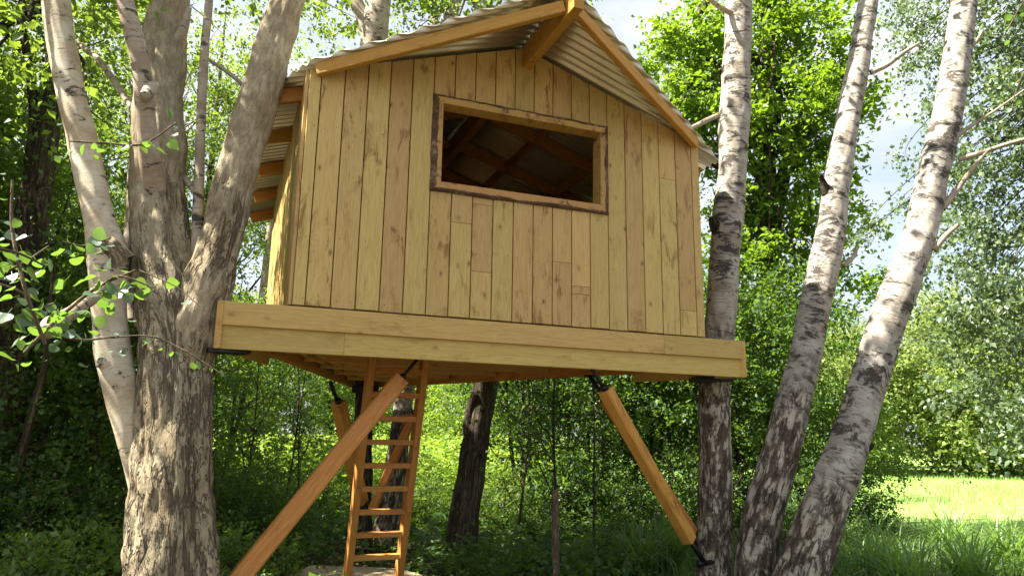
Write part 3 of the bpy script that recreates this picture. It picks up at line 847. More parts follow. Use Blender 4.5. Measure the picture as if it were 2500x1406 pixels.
def leaf_cloud(cents, per, spread, size, flat=0.6, ntw=6, **kw):
    """leaves set along short twigs that fan out of every clump; clumps differ in reach and fullness"""
    m_ = len(cents)
    d = rng.normal(size=(m_, ntw, 3)) * [1, 1, flat]; d /= np.linalg.norm(d, axis=2)[:, :, None]
    L = spread * 2.5 * rng.uniform(0.45, 1.35, (m_, ntw)) * rng.uniform(0.6, 1.3, (m_, 1))
    full = rng.uniform(0.25, 1.0, (m_, 1)) * rng.uniform(0.6, 1.0, (m_, ntw))
    k = max(3, int(per / ntw / 0.55))
    u = rng.uniform(0.1, 1, (m_, ntw, k))
    keep = rng.uniform(size=(m_, ntw, k)) < full[:, :, None]
    C = cents[:, None, None, :] + d[:, :, None, :] * (u * L[:, :, None])[..., None]
    C[..., 2] -= (u * L[:, :, None]) ** 2 * 0.35
    C = C + rng.normal(size=C.shape) * (size * 0.75)
    C = C[keep]
    s = np.exp(rng.normal(0, 0.28, len(C))) * size
    return leaf_quads(C, s, **kw)
def limbs(base, top, cents, k, r0, seg=6, zlow=0.25, wob=0.12):
    """main stem plus k curved limbs out to leaf clumps"""
    base, top = np.array(base, float), np.array(top, float)
    out = []
    H_ = top - base
    sway = rng.normal(size=3) * [1, 1, 0] * 0.02 * np.linalg.norm(H_)
    mid = base + H_ * 0.5 + sway
    stem = [(*base, r0 * 1.15), (*(base + H_ * 0.12 + sway * 0.2), r0), (*mid, r0 * 0.72), (*(base + H_ * 0.8 + sway * 0.5), r0 * 0.38), (*top, r0 * 0.08)]
    out.append(tube(stem, seg=max(8, seg + 4), n=5, amp=0.12, freq=4, seed=float(rng.uniform(0, 50))))
    pick = cents[rng.choice(len(cents), min(k, len(cents)), replace=False)]
    for q in pick:
        tq = np.clip((q[2] - base[2]) / H_[2] - rng.uniform(0.08, 0.25), zlow, 0.92)
        s0 = base + H_ * tq + sway * (1 - abs(tq - .5) * 2)
        rr0 = r0 * (1 - tq) * 0.45 + 0.006
        m1 = s0 * 0.6 + q * 0.4 + rng.normal(size=3) * wob; m2 = s0 * 0.25 + q * 0.75 + rng.normal(size=3) * wob
        out.append(tube([(*s0, rr0), (*m1, rr0 * 0.7), (*m2, rr0 * 0.4), (*q, rr0 * 0.12)], seg=seg - 1, n=3, seed=1.0))
        for _ in range(2):
            e = m2 + rng.normal(size=3) * 0.45
            out.append(tube([(*m1, rr0 * .4), (*((m1 + e) / 2 + rng.normal(size=3) * .06), rr0 * .28), (*e, rr0 * .08)], seg=4, n=2, seed=1.0))
    return merge(out)
PROTO = {}
def proto(key, height, crown_c, crown_r, nclump, per, spread, size, r0, leafm, barkm, nl=16, shell=0.4, flat=0.6, tilt=0.7, hang=0.0, stems=1, wid=0.36):
    c = ellipsoid_pts(nclump, crown_c, crown_r, shell)
    c = c[c[:, 2] > 0.05]
    lv = leaf_cloud(c, per, spread, size, flat, tilt=tilt, hang=hang, wid=wid)
    parts = []
    for s in range(stems):
        o = rng.normal(size=3) * [0.25, 0.25, 0] * (stems > 1)
        tp = rng.normal(size=3) * [0.5, 0.5, 0] * (stems > 1)
        parts.append(limbs(o, np.array([0, 0, height]) + tp + o, c, nl // stems, r0))
    st = merge(parts)
    mk = lambda nm, V_, F_, mt, at=None, sm=False: (lambda ob: ob)(npmesh(nm, V_, F_, mt, attr=at, smooth=sm))
    o1 = mk("trunk", st[0], st[1], barkm, st[2], True); o2 = mk("crown", lv[0], lv[1], leafm)
    PROTO[key] = (o1.data, o2.data)
    bpy.data.objects.remove(o1); bpy.data.objects.remove(o2)
def plant(key, name, x, y, label, cat, rz=0.0, s=1.0, sz=None, group=None, leafm=None, z=None, tilt=(0, 0), thin=None):
    e = tag(empty(name, (x, y, (gh(x, y) if abs(x) < 26 and y < 40 else 0.0) if z is None else z), rz), label, cat, group)
    e.scale = (s, s, sz or s); e.rotation_euler = (tilt[0], tilt[1], rz)
    for nm, me in zip(("trunk", "crown"), PROTO[key]):
        if name in ('shrub', 'bush', 'bramble'): nm = {"trunk": "stem", "crown": "foliage"}[nm]
        o = link(bpy.data.objects.new(nm, me), e)
        if nm in ("crown", "foliage") and leafm:
            o.material_slots[0].link = 'OBJECT'; o.material_slots[0].material = leafm
    return e
# kinds of tree and shrub, each built once
proto('tall', 13, (0, 0, 8.6), (2.8, 2.8, 4.3), 200, 95, 0.30, 0.075, 0.16, M['lf_birch'], M['bark_mid'], nl=34, hang=0.25)
proto('tall2', 12, (0, 0, 7.6), (2.5, 2.5, 4.2), 180, 85, 0.28, 0.075, 0.13, M['lf_birch'], M['bark_dark'], nl=30, hang=0.25)
proto('airy', 12, (0, 0, 7.8), (2.6, 2.6, 3.8), 240, 70, 0.33, 0.07, 0.11, M['lf_silver'], M['bark_smooth'], nl=34, hang=0.5)
proto('under', 6.0, (0, 0, 3.1), (2.2, 2.0, 2.9), 210, 95, 0.30, 0.080, 0.06, M['lf_dark'], M['twig'], nl=24, stems=3, shell=0.2)
proto('high', 6.0, (0, 0, 3.9), (2.3, 1.8, 2.3), 190, 95, 0.30, 0.080, 0.06, M['lf_dark'], M['twig'], nl=24, stems=3, shell=0.2)
proto('dense', 10.0, (0, 0, 5.6), (2.2, 2.2, 4.0), 300, 90, 0.36, 0.12, 0.15, M['lf_birch'], M['bark_dark'], nl=12, shell=0.1)  # crown kind for the unseen trees added as shade
proto('bush', 2.2, (0, 0, 1.1), (1.3, 1.2, 1.15), 85, 80, 0.22, 0.070, 0.025, M['lf_dark'], M['twig'], nl=12, stems=3, shell=0.2)
proto('low', 0.9, (0, 0, 0.42), (0.8, 0.8, 0.45), 60, 60, 0.14, 0.060, 0.010, M['lf_cover'], M['twig'], nl=8, stems=2, shell=0.2)
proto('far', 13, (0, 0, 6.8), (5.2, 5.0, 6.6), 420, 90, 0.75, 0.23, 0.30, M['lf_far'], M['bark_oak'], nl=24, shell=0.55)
proto('sap', 4.5, (0, 0, 2.8), (0.8, 0.8, 1.9), 40, 30, 0.22, 0.06, 0.022, M['lf_dark'], M['twig'], nl=12, stems=1, shell=0.1)

# ------------------------------------------------------------------ big multi-stemmed tree on the left
def px_tube(rows, seg, n, **kw):            # rows: px py Y halfwidth_px
    pts = []
    for px, py, Y, hw in rows:
        p = P(px, py, Y); depth = (p - EYE) @ cF
        pts.append((*p, hw * depth / FPX))
    return tube(pts, seg=seg, n=n, **kw)
def px_stub(rows, seg=12, n=4, **kw):
    return cap(*px_tube(rows, seg, n, **kw), seg)
bt_base = P(415, 1570, 5.15)
big = tag(empty("poplar_tree", (float(bt_base[0]), float(bt_base[1]), 0)), "massive multi-stemmed grey barked tree carrying the left corner of the deck", "tree")
off = np.array([bt_base[0], bt_base[1], 0])
def add_px(name, parent, off, tubes, mat, smooth=True):
    V_, F_, B_ = merge(tubes)
    return npmesh(name, V_ - off, F_, mat, attr=B_, smooth=smooth, parent=parent)
add_px("trunk", big, off, [
    px_tube([(418, 1640, 5.15, 132), (415, 1530, 5.15, 112), (415, 1400, 5.15, 101), (417, 1250, 5.15, 93), (422, 1100, 5.17, 84), (427, 950, 5.2, 80), (428, 820, 5.22, 80), (420, 740, 5.25, 82), (402, 650, 5.28, 72), (390, 560, 5.3, 62), (384, 450, 5.35, 59), (382, 330, 5.4, 59), (388, 200, 5.5, 55), (400, 100, 5.6, 48), (415, 0, 5.7, 40), (430, -160, 5.9, 38), (460, -500, 6.2, 28), (480, -1000, 6.8, 14)],
            72, 12, amp=0.16, freq=5, flutes=[(3, 0.04, 0.5, 0.25), (5, 0.06, 1.3, -0.3), (8, 0.04, 2.0, 0.5)], seed=3.0, rag=0.10)], M['bark_big'])
add_px("stem", big, off, [
    px_tube([(455, 900, 5.2, 55), (478, 780, 5.2, 62), (505, 690, 5.2, 57), (532, 600, 5.22, 46), (560, 480, 5.28, 43), (592, 360, 5.34, 42), (628, 240, 5.4, 44), (662, 120, 5.46, 41), (698, 10, 5.5, 36), (718, -60, 5.55, 33), (760, -350, 5.8, 30), (800, -800, 6.2, 14)],
            48, 10, amp=0.14, freq=7, flutes=[(2, 0.05, 0.8, 0.3), (3, 0.06, 0.2, 0.2), (5, 0.05, 1.0, -0.5)], seed=9.0, rag=0.10)], M['bark_fork'])
add_px("stem", big, off, [
    px_tube([(350, 1200, 5.1, 30), (330, 1120, 5.08, 28), (315, 1040, 5.06, 34), (295, 950, 5.05, 38), (276, 860, 5.05, 40), (268, 780, 5.05, 40), (266, 690, 5.05, 42), (262, 620, 5.05, 44), (245, 540, 5.06, 35), (222, 440, 5.08, 34), (202, 350, 5.1, 34), (180, 260, 5.12, 33), (160, 160, 5.15, 32), (143, 60, 5.2, 32), (135, -60, 5.25, 31), (125, -400, 5.4, 26), (110, -900, 5.8, 12)],
            36, 10, amp=0.10, freq=8, seed=21.0, rag=0.02)], M['bark_smooth'])
add_px("stem", big, off, [
    px_tube([(392, 560, 5.42, 20), (380, 480, 5.26, 27), (368, 400, 5.13, 27), (360, 330, 5.06, 24), (352, 250, 5.0, 22), (343, 160, 4.96, 22), (322, 70, 4.94, 22), (300, -20, 4.92, 19), (270, -200, 4.9, 14)], 24, 8, amp=0.12, freq=8, seed=31.0, rag=0.03),
    px_tube([(330, 780, 5.36, 20), (325, 640, 5.38, 22), (328, 520, 5.42, 20), (335, 400, 5.5, 18), (352, 300, 5.55, 12)], 20, 6, amp=0.15, freq=7, seed=33.0)], M['bark_mid'])
add_px("stem", big, off, [
    px_tube([(480, 650, 5.3, 20), (482, 590, 5.3, 15), (485, 480, 5.32, 12.5), (488, 360, 5.35, 11.5), (494, 220, 5.4, 11), (502, 100, 5.45, 10), (512, -20, 5.5, 9), (520, -200, 5.6, 7)], 16, 8, amp=0.12, freq=14, seed=41.0),
    px_tube([(484, 480, 5.32, 7), (470, 460, 5.35, 8), (455, 440, 5.4, 8), (440, 420, 5.42, 8)], 10, 5, seed=43.0),
    px_tube([(330, 275, 5.5, 9), (290, 215, 5.7, 8), (240, 145, 6.0, 7), (190, 105, 6.2, 6)], 10, 6, seed=45.0),
    px_tube([(600, 215, 5.5, 5), (560, 180, 5.5, 5), (500, 140, 5.6, 4)], 8, 5, seed=46.0),
    px_tube([(462, 20, 5.5, 6), (452, 60, 5.5, 10), (438, 95, 5.52, 14), (420, 135, 5.6, 16)], 12, 5, seed=47.0)], M['bark_mid'])
add_px("branch_stub", big, off, [px_stub([(285, 905, 5.02, 24), (262, 890, 4.97, 17), (240, 884, 4.92, 12)], seed=1), ], M['bark_smooth'])
add_px("branch_stub", big, off, [px_stub([(300, 640, 5.0, 32), (278, 610, 4.96, 26), (262, 592, 4.90, 21)], seed=2, amp=.3, freq=12)], M['bark_big'])
add_px("branch_stub", big, off, [px_stub([(345, 185, 4.96, 17), (333, 165, 4.93, 12), (326, 150, 4.90, 10)], seed=3)], M['bark_mid'])
add_px("branch_stub", big, off, [px_stub([(370, 215, 5.0, 18), (356, 232, 4.9, 14), (350, 236, 4.86, 13)], seed=4)], M['bark_mid'])
add_px("branch_stub", big, off, [px_stub([(255, 700, 5.0, 18), (215, 735, 4.7, 16), (165, 770, 4.4, 17), (122, 790, 4.1, 19), (112, 812, 4.0, 19)], seed=6, amp=.15, freq=10)], M['bark_mid'])
# crown of the big tree, high over the frame and to the left
cr = np.vstack([ellipsoid_pts(150, np.array([-3.6, 6.4, 8.2]), (2.8, 2.6, 1.9), 0.3), ellipsoid_pts(45, np.array([-4.4, 5.6, 5.6]), (1.2, 1.4, 0.9), 0.3)])
lv = leaf_cloud(cr - off, 75, 0.30, 0.085, 0.6, tilt=0.7, hang=0.3)
npmesh("crown", lv[0], lv[1], M['lf_birch'], parent=big)
lm = limbs(P(430, -160, 5.9) - off, P(480, -1000, 6.8) - off, cr - off, 40, 0.07, zlow=0.02)
npmesh("limb", lm[0], lm[1], M['bark_mid'], attr=lm[2], smooth=True, parent=big)

# leafy sprays close to the camera, each leaf its own object
def round_leaf_mesh():
    vs = [(0, 0, 0)]; n_ = 12
    out = []
    for k in range(n_):
        t = k / (n_ - 1)
        ang = -math.pi / 2 + math.pi * t
    prof = [(0.0, 0.0), (0.16, 0.03), (0.36, 0.14), (0.45, 0.32), (0.42, 0.5), (0.33, 0.67), (0.18, 0.84), (0.0, 1.02)]
    V_, F_ = [], []
    for x, y in prof: V_.append((0, y, -0.03 * math.sin(y * 3)))
    for sgn in (-1, 1):
        for x, y in prof: V_.append((sgn * x, y, 0.16 * x - 0.10 * y * y + (0.02 if int(y * 10) % 2 else 0)))
    k = len(prof)
    for s_, o_ in ((-1, k), (1, 2 * k)):
        for i in range(k - 1):
            f = [i, i + 1, o_ + i + 1, o_ + i]
            if i == 0: f = [i, i + 1, o_ + i + 1]
            if i == k - 2: f = [i, i + 1, o_ + i]
            F_.append(f if s_ > 0 else f[::-1])
    V_ += [(0.012, 0, 0), (-0.012, 0, 0), (-0.012, -0.45, 0.03), (0.012, -0.45, 0.03)]; n0 = 3 * k
    F_.append([n0, n0 + 1, n0 + 2, n0 + 3])
    ob = npmesh("leaf", V_, F_, M['lf_near'], smooth=True); me = ob.data; bpy.data.objects.remove(ob); return me
LEAF = round_leaf_mesh()
NLF = [0]
def spray(parent, off, rows, nleaf, size, rr=None, spread=0.05, twig_hw=None):
    """twig along px rows, leaves alternating along it"""
    rr = rr or random.Random(NLF[0] + 5)
    V_, F_, B_ = px_tube(rows, 6, 5)
    tw = npmesh("twig", V_ - off, F_, M['post'], attr=B_, smooth=True, parent=parent)
    nleaf = int(nleaf * 1.3); size = size * 0.85
    cen = catmull([P(a, b, c) for a, b, c, d in rows], 12)
    for i in range(nleaf):
        t = (i + rr.random() * 0.7) / nleaf
        c_ = cen[min(int(t * (len(cen) - 1)), len(cen) - 1)] + np.array([rr.gauss(0, spread), rr.gauss(0, spread), rr.gauss(-spread * 0.5, spread * 0.8)])
        o = link(bpy.data.objects.new("leaf", LEAF), parent)
        o.location = c_ - off
        s = size * rr.uniform(0.5, 1.05)
        o.scale = (s, s, s)
        o.rotation_euler = (rr.gauss(-0.5, 0.55), rr.gauss(0, 0.5), rr.uniform(0, 6.28))
        NLF[0] += 1
sp = tag(empty("leafy_branch", (float(P(120, 800, 3.4)[0]), 3.4, 0)), "low leafy branch with big round leaves reaching in from the left edge", "branch")
so = np.array([P(120, 800, 3.4)[0], 3.4, 0])
for rows, nlf, size in [
    ([(430, 300, 3.5, 2), (350, 352, 3.45, 2.5), (260, 350, 3.4, 3), (170, 345, 3.3, 2)], 17, 0.075),
    ([(60, 860, 3.2, 4), (150, 770, 3.3, 5), (240, 700, 3.4, 4), (330, 660, 3.45, 2.5)], 26, 0.095),
    ([(230, 710, 3.4, 3), (290, 675, 3.4, 3), (370, 700, 3.45, 1.5)], 10, 0.09),
    ([(110, 840, 3.0, 5), (60, 700, 2.9, 5), (30, 560, 2.9, 4.5), (30, 440, 2.9, 3)], 14, 0.07),
    ([(95, 790, 3.0, 4), (60, 720, 2.95, 3), (-10, 690, 2.9, 3)], 12, 0.09),
    ([(-20, 680, 3.0, 3), (60, 640, 3.05, 3), (120, 600, 3.1, 2)], 7, 0.075),
    ([(-20, 800, 2.9, 3), (60, 770, 3.0, 3), (130, 740, 3.1, 2)], 14, 0.09),
    ([(-20, 600, 2.8, 3), (50, 620, 2.9, 3), (110, 650, 3.0, 2)], 10, 0.09),
    ([(270, 825, 3.3, 2), (360, 820, 3.35, 2), (440, 850, 3.4, 2), (545, 915, 3.45, 1.5)], 12, 0.055),
    ([(150, 820, 3.2, 4), (210, 830, 3.25, 3), (290, 820, 3.3, 2)], 8, 0.06),
    ([(340, 660, 3.5, 2), (430, 700, 3.5, 1.5), (490, 750, 3.5, 1)], 3, 0.085),
    ([(270, 580, 3.6, 2), (210, 600, 3.6, 2), (150, 590, 3.5, 2)], 12, 0.09)]:
    spray(sp, so, rows, nlf, size)
# birch twigs hanging close at the right top corner
sp2 = tag(empty("hanging_twig", (float(P(2480, 100, 4.2)[0]), 4.2, 0)), "blurred leafy twigs hanging in at the top right corner", "branch")
so2 = np.array([P(2480, 100, 4.2)[0], 4.2, 0])
for rows, nlf, size in [([(2540, -60, 4.0, 2), (2490, 20, 4.1, 2), (2450, 90, 4.2, 1)], 16, 0.06), ([(2540, 120, 4.0, 2), (2500, 180, 4.1, 2), (2470, 250, 4.2, 1)], 10, 0.06)]:
    spray(sp2, so2, rows, nlf, size)

# ------------------------------------------------------------------ the three birches on the right
def right_birch(rows, label, mat, seed, crown_c, crown_n, branches=(), stubs=(), amp=0.08):
    b0 = P(*rows[0][:3]); b0 = np.array([b0[0], b0[1], 0])
    e = tag(empty("birch_tree", tuple(map(float, b0))), label, "tree", "birches to the right of the tree house")
    add_px("trunk", e, b0, [px_tube(rows, 44, 12, amp=amp * 1.5, freq=4.5, seed=seed, rag=0.055)], mat)
    for br in branches: add_px("branch", e, b0, [px_tube(br, 8, 6, amp=.1, freq=9)], M['bark_mid'])
    for s_ in stubs: add_px("branch_stub", e, b0, [px_stub(s_, 10, 4, seed=2)], M['bark_dark'])
    c = ellipsoid_pts(crown_n, crown_c, (1.9, 1.9, 1.5), 0.3)
    lv = leaf_cloud(c - b0, 60, 0.3, 0.075, 0.7, hang=0.4)
    npmesh("crown", lv[0], lv[1], M['lf_birch'], parent=e)
    return e
right_birch([(1742, 1560, 7.25, 50), (1742, 1480, 7.25, 46), (1743, 1380, 7.25, 42), (1744, 1250, 7.25, 41), (1745, 1120, 7.25, 39.5), (1746, 1000, 7.25, 38), (1747, 925, 7.25, 38), (1758, 830, 7.26, 37), (1764, 740, 7.27, 36), (1768, 640, 7.28, 37), (1777, 540, 7.29, 36), (1785, 450, 7.3, 35), (1789, 370, 7.3, 34), (1792, 300, 7.3, 37), (1797, 200, 7.32, 34), (1802, 90, 7.34, 33), (1806, -30, 7.36, 31), (1810, -300, 7.4, 24), (1815, -900, 7.6, 10)],
            "upright birch trunk passing behind the right end of the deck", M['birch'], 5.0, (1.7, 7.0, 8.7), 26,  # crown set out of view towards the sun to dapple the birches
            branches=[[(1775, 275, 7.28, 8), (1735, 290, 7.3, 7), (1690, 312, 7.35, 6), (1640, 330, 7.5, 4)], [(1800, 40, 7.3, 8), (1760, 20, 7.2, 6), (1720, -10, 7.1, 5)]],
            stubs=[[(1750, 555, 7.25, 18), (1742, 545, 7.2, 12), (1739, 530, 7.18, 9)]])
right_birch([(1838, 1580, 7.0, 55.4), (1842, 1460, 7.0, 50.4), (1848, 1360, 7.0, 47.0), (1866, 1250, 7.0, 46.2), (1893, 1150, 7.02, 44.5), (1920, 1050, 7.05, 42.0), (1946, 950, 7.1, 39.5), (1970, 850, 7.15, 37.8), (1993, 740, 7.2, 37.0), (2012, 640, 7.25, 35.3), (2030, 540, 7.3, 33.6), (2045, 440, 7.35, 31.1), (2062, 340, 7.4, 28.6), (2082, 230, 7.5, 26.9), (2101, 120, 7.6, 24.4), (2120, 10, 7.7, 22.7), (2140, -120, 7.8, 20.2), (2180, -500, 8.2, 11.8), (2200, -800, 8.6, 5.9)],
            "middle birch leaning right with sunlit white bark, second from the deck", M['birch_b'], 12.0, (4.3, 8.2, 9.8), 24,
            branches=[[(2125, 178, 7.5, 7), (2165, 160, 7.45, 6), (2205, 130, 7.4, 5), (2245, 105, 7.35, 3)], [(2060, 650, 7.3, 6), (2085, 625, 7.3, 5), (2092, 605, 7.3, 4)]],
            stubs=[[(2018, 470, 7.3, 14), (2008, 440, 7.25, 7), (2003, 425, 7.2, 4)]])
right_birch([(1905, 1600, 6.7, 67.2), (1935, 1470, 6.7, 62.2), (1968, 1370, 6.7, 58.8), (2003, 1270, 6.7, 54.6), (2036, 1180, 6.72, 50.4), (2070, 1090, 6.75, 47.0), (2103, 990, 6.8, 44.5), (2138, 880, 6.85, 42.0), (2172, 770, 6.9, 41.2), (2208, 670, 6.95, 42.0), (2238, 590, 7.0, 38.6), (2262, 500, 7.05, 35.3), (2285, 400, 7.1, 34.4), (2308, 300, 7.15, 34.4), (2326, 200, 7.2, 31.9), (2340, 110, 7.25, 31.1), (2352, 10, 7.3, 29.4), (2362, -120, 7.4, 25.2), (2390, -500, 7.8, 15.1), (2400, -800, 8.2, 6.7)],
            "rightmost birch leaning furthest right with black scarred bark", M['birch_c'], 23.0, (5.2, 7.6, 9.4), 24,
            branches=[[(2340, 390, 7.05, 7), (2400, 372, 6.95, 6), (2460, 352, 6.85, 5.5), (2540, 330, 6.7, 5)], [(2300, 510, 7.0, 8), (2335, 465, 7.0, 7), (2380, 405, 6.95, 5), (2410, 370, 6.9, 3)], [(2280, 610, 6.9, 8), (2310, 575, 6.85, 7), (2340, 548, 6.8, 5)], [(2355, 130, 7.2, 6), (2385, 100, 7.15, 5), (2400, 75, 7.1, 3)], [(2330, 340, 7.1, 6), (2360, 315, 7.1, 5), (2430, 270, 7.1, 3), (2500, 220, 7.1, 2)]],
            stubs=[[(2205, 670, 6.9, 10), (2196, 660, 6.85, 6), (2194, 655, 6.84, 4)], [(2115, 1090, 6.7, 15), (2124, 1088, 6.66, 10), (2128, 1086, 6.64, 8)]])

# ------------------------------------------------------------------ other trunks one can tell apart
def px_tree(name, label, rows, mat, crown=None, extra=(), leafm='lf_birch', group=None, seg=28, ivy=0, size=0.085, per=70, **kw):
    b0 = P(*rows[0][:3]); b0 = np.array([b0[0], b0[1], 0])
    e = tag(empty(name, tuple(map(float, b0))), label, "tree", group)
    add_px("trunk", e, b0, [px_tube(rows, seg, 8, **kw)], mat)
    for x in extra: add_px("branch", e, b0, [px_tube(x, 9, 6, amp=.1, freq=8)], mat)
    if crown:
        cs = np.vstack([ellipsoid_pts(n_, np.array(c), r, 0.3) for c, r, n_ in crown])
        lv = leaf_cloud(cs - b0, per, 0.32, size, 0.6, hang=0.25)
        npmesh("crown", lv[0], lv[1], M[leafm], parent=e)
        tp = P(*rows[-1][:3])
        lm = limbs(tp - b0 - [0, 0, 3], tp - b0 + [0, 0, .5], cs - b0, 26, 0.05, zlow=0.05)
        npmesh("limb", lm[0], lm[1], mat, attr=lm[2], smooth=True, parent=e)
    if ivy:
        c = catmull([P(a, b, c_) for a, b, c_, d in rows], 10)
        pts = c[rng.integers(0, len(c), ivy)] + rng.normal(size=(ivy, 3)) * [0.13, 0.10, 0.1] + [0, -0.12, 0]
        lv = leaf_quads(pts - b0, rng.uniform(0.05, 0.085, ivy), tilt=0.9, wid=0.45)
        npmesh("ivy", lv[0], lv[1], M['lf_dark'], parent=e)
    return e
px_tree("alder_tree", "dark trunk under the rear corner of the deck, left of the ladder", [(878, 1480, 10.1, 36), (878, 1380, 10.1, 32), (880, 1250, 10.1, 28), (884, 1120, 10.1, 25), (888, 1000, 10.1, 23), (892, 900, 10.1, 22), (900, 700, 10.1, 20), (912, 400, 10.15, 18), (920, 100, 10.2, 15)], M['bark_dark'], amp=0.15, freq=6, seed=51.0)
px_tree("alder_tree", "mottled slanting trunk seen through the ladder", [(915, 1420, 10.6, 36), (935, 1330, 10.6, 32), (955, 1220, 10.6, 28), (972, 1100, 10.6, 25), (985, 980, 10.65, 23), (992, 880, 10.7, 22), (1000, 600, 10.8, 18), (1010, 300, 11, 14)], M['birch_b'], amp=0.12, freq=6, seed=52.0)
px_tree("oak_tree", "brown trunk climbed by ivy under the middle of the deck", [(1118, 1420, 10.0, 46), (1125, 1340, 10.0, 39), (1140, 1220, 10.0, 36), (1158, 1100, 10.05, 33), (1178, 980, 10.1, 31), (1195, 880, 10.15, 30), (1225, 650, 10.3, 27), (1260, 400, 10.5, 20)], M['bark_oak'], amp=0.10, freq=6, seed=53.0, ivy=260,
        extra=[[(1140, 1060, 10.0, 14), (1148, 1000, 10.0, 12), (1160, 960, 9.95, 10)]])
px_tree("birch_tree", "forked pale trunk rising just above the left roof slope", [(900, 600, 12.0, 34), (905, 350, 12.0, 33), (912, 200, 12.0, 31), (914, 90, 12.0, 33), (922, 30, 12.0, 30), (935, -60, 12.1, 24), (950, -250, 12.3, 18), (970, -500, 12.6, 8)], M['bark_mid'],
        crown=[((-2.6, 12.6, 10.8), (3.2, 2.2, 2.0), 110)], extra=[[(905, 95, 12.0, 22), (885, 40, 12.0, 19), (866, 0, 12.0, 17), (835, -90, 12.0, 14), (790, -300, 12.2, 8)]], amp=0.12, freq=5, seed=54.0)
px_tree("birch_tree", "slim pale trunk rising behind the middle of the roof, leftmost of the three", [(1058, 300, 14, 11), (1060, 150, 14, 10), (1062, 40, 14, 9), (1064, -80, 14, 8), (1068, -400, 14, 4)], M['bark_mid'], seg=14, seed=55.0, amp=.1, freq=6, extra=[[(995, 95, 13.8, 3), (1020, 78, 13.8, 3), (1045, 70, 13.9, 3), (1062, 62, 14, 3)]])
px_tree("birch_tree", "ivy clad pale trunk rising behind the middle of the roof", [(1085, 300, 13.5, 20), (1092, 120, 13.5, 18), (1102, 30, 13.5, 17), (1118, -40, 13.5, 16), (1150, -300, 13.7, 8)], M['bark_mid'], seg=18, seed=56.0, amp=.1, freq=6, ivy=200,
        crown=[((-0.6, 13.8, 11.0), (2.6, 1.6, 1.6), 50)])
px_tree("birch_tree", "smooth pale trunk rising behind the roof, nearest the ridge", [(1180, 250, 13.8, 16), (1176, 100, 13.8, 15.5), (1172, 10, 13.8, 15), (1168, -100, 13.8, 14), (1160, -400, 14, 8)], M['bark_smooth'], seg=18, seed=57.0, amp=.06, freq=6)
px_tree("alder_tree", "dark ivy covered trunk at the far left edge", [(0, 1150, 8.6, 45), (12, 950, 8.6, 42), (45, 700, 8.6, 40), (78, 520, 8.6, 36), (108, 370, 8.6, 30), (122, 250, 8.65, 26), (128, 120, 8.7, 18), (135, -50, 8.8, 15), (150, -400, 9, 8)], M['bark_dark'],
        crown=[((-7.4, 9.6, 6.9), (2.4, 2.0, 2.6), 120), ((-6.2, 9.2, 9.2), (2.4, 2.0, 1.4), 60)], extra=[[(80, 520, 8.6, 17), (78, 400, 8.6, 16), (86, 280, 8.6, 14), (70, 160, 8.6, 10), (50, 40, 8.6, 8)]], amp=0.25, freq=4, seed=58.0, ivy=700, size=0.08)
px_tree("pine_sapling", "thin reddish leaning stem in the dark undergrowth on the left", [(10, 1290, 8.2, 9), (50, 1120, 8.2, 9), (80, 1000, 8.2, 9), (108, 900, 8.2, 8), (120, 800, 8.2, 6), (130, 640, 8.2, 4)], M['bark_oak'], seg=12, seed=59.0)

# the oak behind the right birches
oc = []
def O3(px, py, Y): return P(px, py, Y)
oak_cl = []
for (px, py, Y, rx, rz_, n_) in [(1700, 120, 13.5, 1.3, 0.9, 50), (1850, 60, 13.5, 1.4, 0.9, 55), (1980, 130, 13.5, 1.2, 1.0, 50), (1920, 260, 13.3, 1.4, 0.8, 60), (1660, 260, 13.2, 0.9, 0.6, 32), (1760, 330, 13.2, 1.2, 0.8, 45),
                             (1960, 400, 13.4, 1.1, 0.8, 45), (1870, 500, 13.3, 1.2, 0.9, 50), (2010, 560, 13.4, 0.8, 0.8, 30), (1800, 640, 13.2, 0.9, 0.8, 34), (1930, 700, 13.4, 1.2, 0.8, 42), (1840, 820, 13.2, 0.9, 0.7, 30), (2080, 240, 13.4, 0.5, 0.5, 12), (1630, 130, 13.3, 0.7, 0.5, 14), (1950, -60, 13.6, 1.8, 0.9, 60), (2060, 700, 13.0, 0.6, 0.7, 16)]:
    oak_cl.append(ellipsoid_pts(n_, O3(px, py, Y), (rx, 1.1, rz_), 0.15))
oak_cl = np.vstack(oak_cl)
ob = np.array([5.0, 13.8, 0])
oak = tag(empty("oak_tree", (5.0, 13.8, 0)), "oak with bright backlit yellow green leaves behind the birches", "tree")
lv = leaf_cloud(oak_cl - ob, 75, 0.20, 0.10, 0.6, tilt=0.6, wid=0.32)
npmesh("crown", lv[0], lv[1], M['lf_oak'], parent=oak)
ot = [px_tube([(1905, 1330, 13.8, 34), (1900, 1100, 13.8, 26), (1890, 900, 13.8, 24), (1880, 700, 13.8, 22), (1875, 450, 13.8, 18), (1870, 200, 13.8, 13), (1880, -100, 13.8, 8), (1890, -300, 13.8, 3)], 18, 6, amp=.15, freq=5),
      px_tube([(1876, 400, 13.8, 12), (1750, 160, 13.5, 8), (1690, 200, 13.4, 11), (1650, 232, 13.3, 9), (1620, 262, 13.2, 6)], 9, 5),
      px_tube([(1880, 620, 13.8, 9), (1800, 480, 13.5, 9), (1740, 400, 13.3, 7), (1660, 430, 13.2, 4)], 9, 5),
      px_tube([(1880, 300, 13.8, 11), (1780, 170, 13.3, 11), (1725, 215, 13.1, 10), (1670, 245, 13, 8), (1640, 262, 13, 4)], 9, 5),
      px_tube([(1870, 200, 13.8, 12), (1790, 60, 13.4, 10), (1700, 60, 13.3, 10), (1740, -20, 13.3, 9)], 9, 5)]
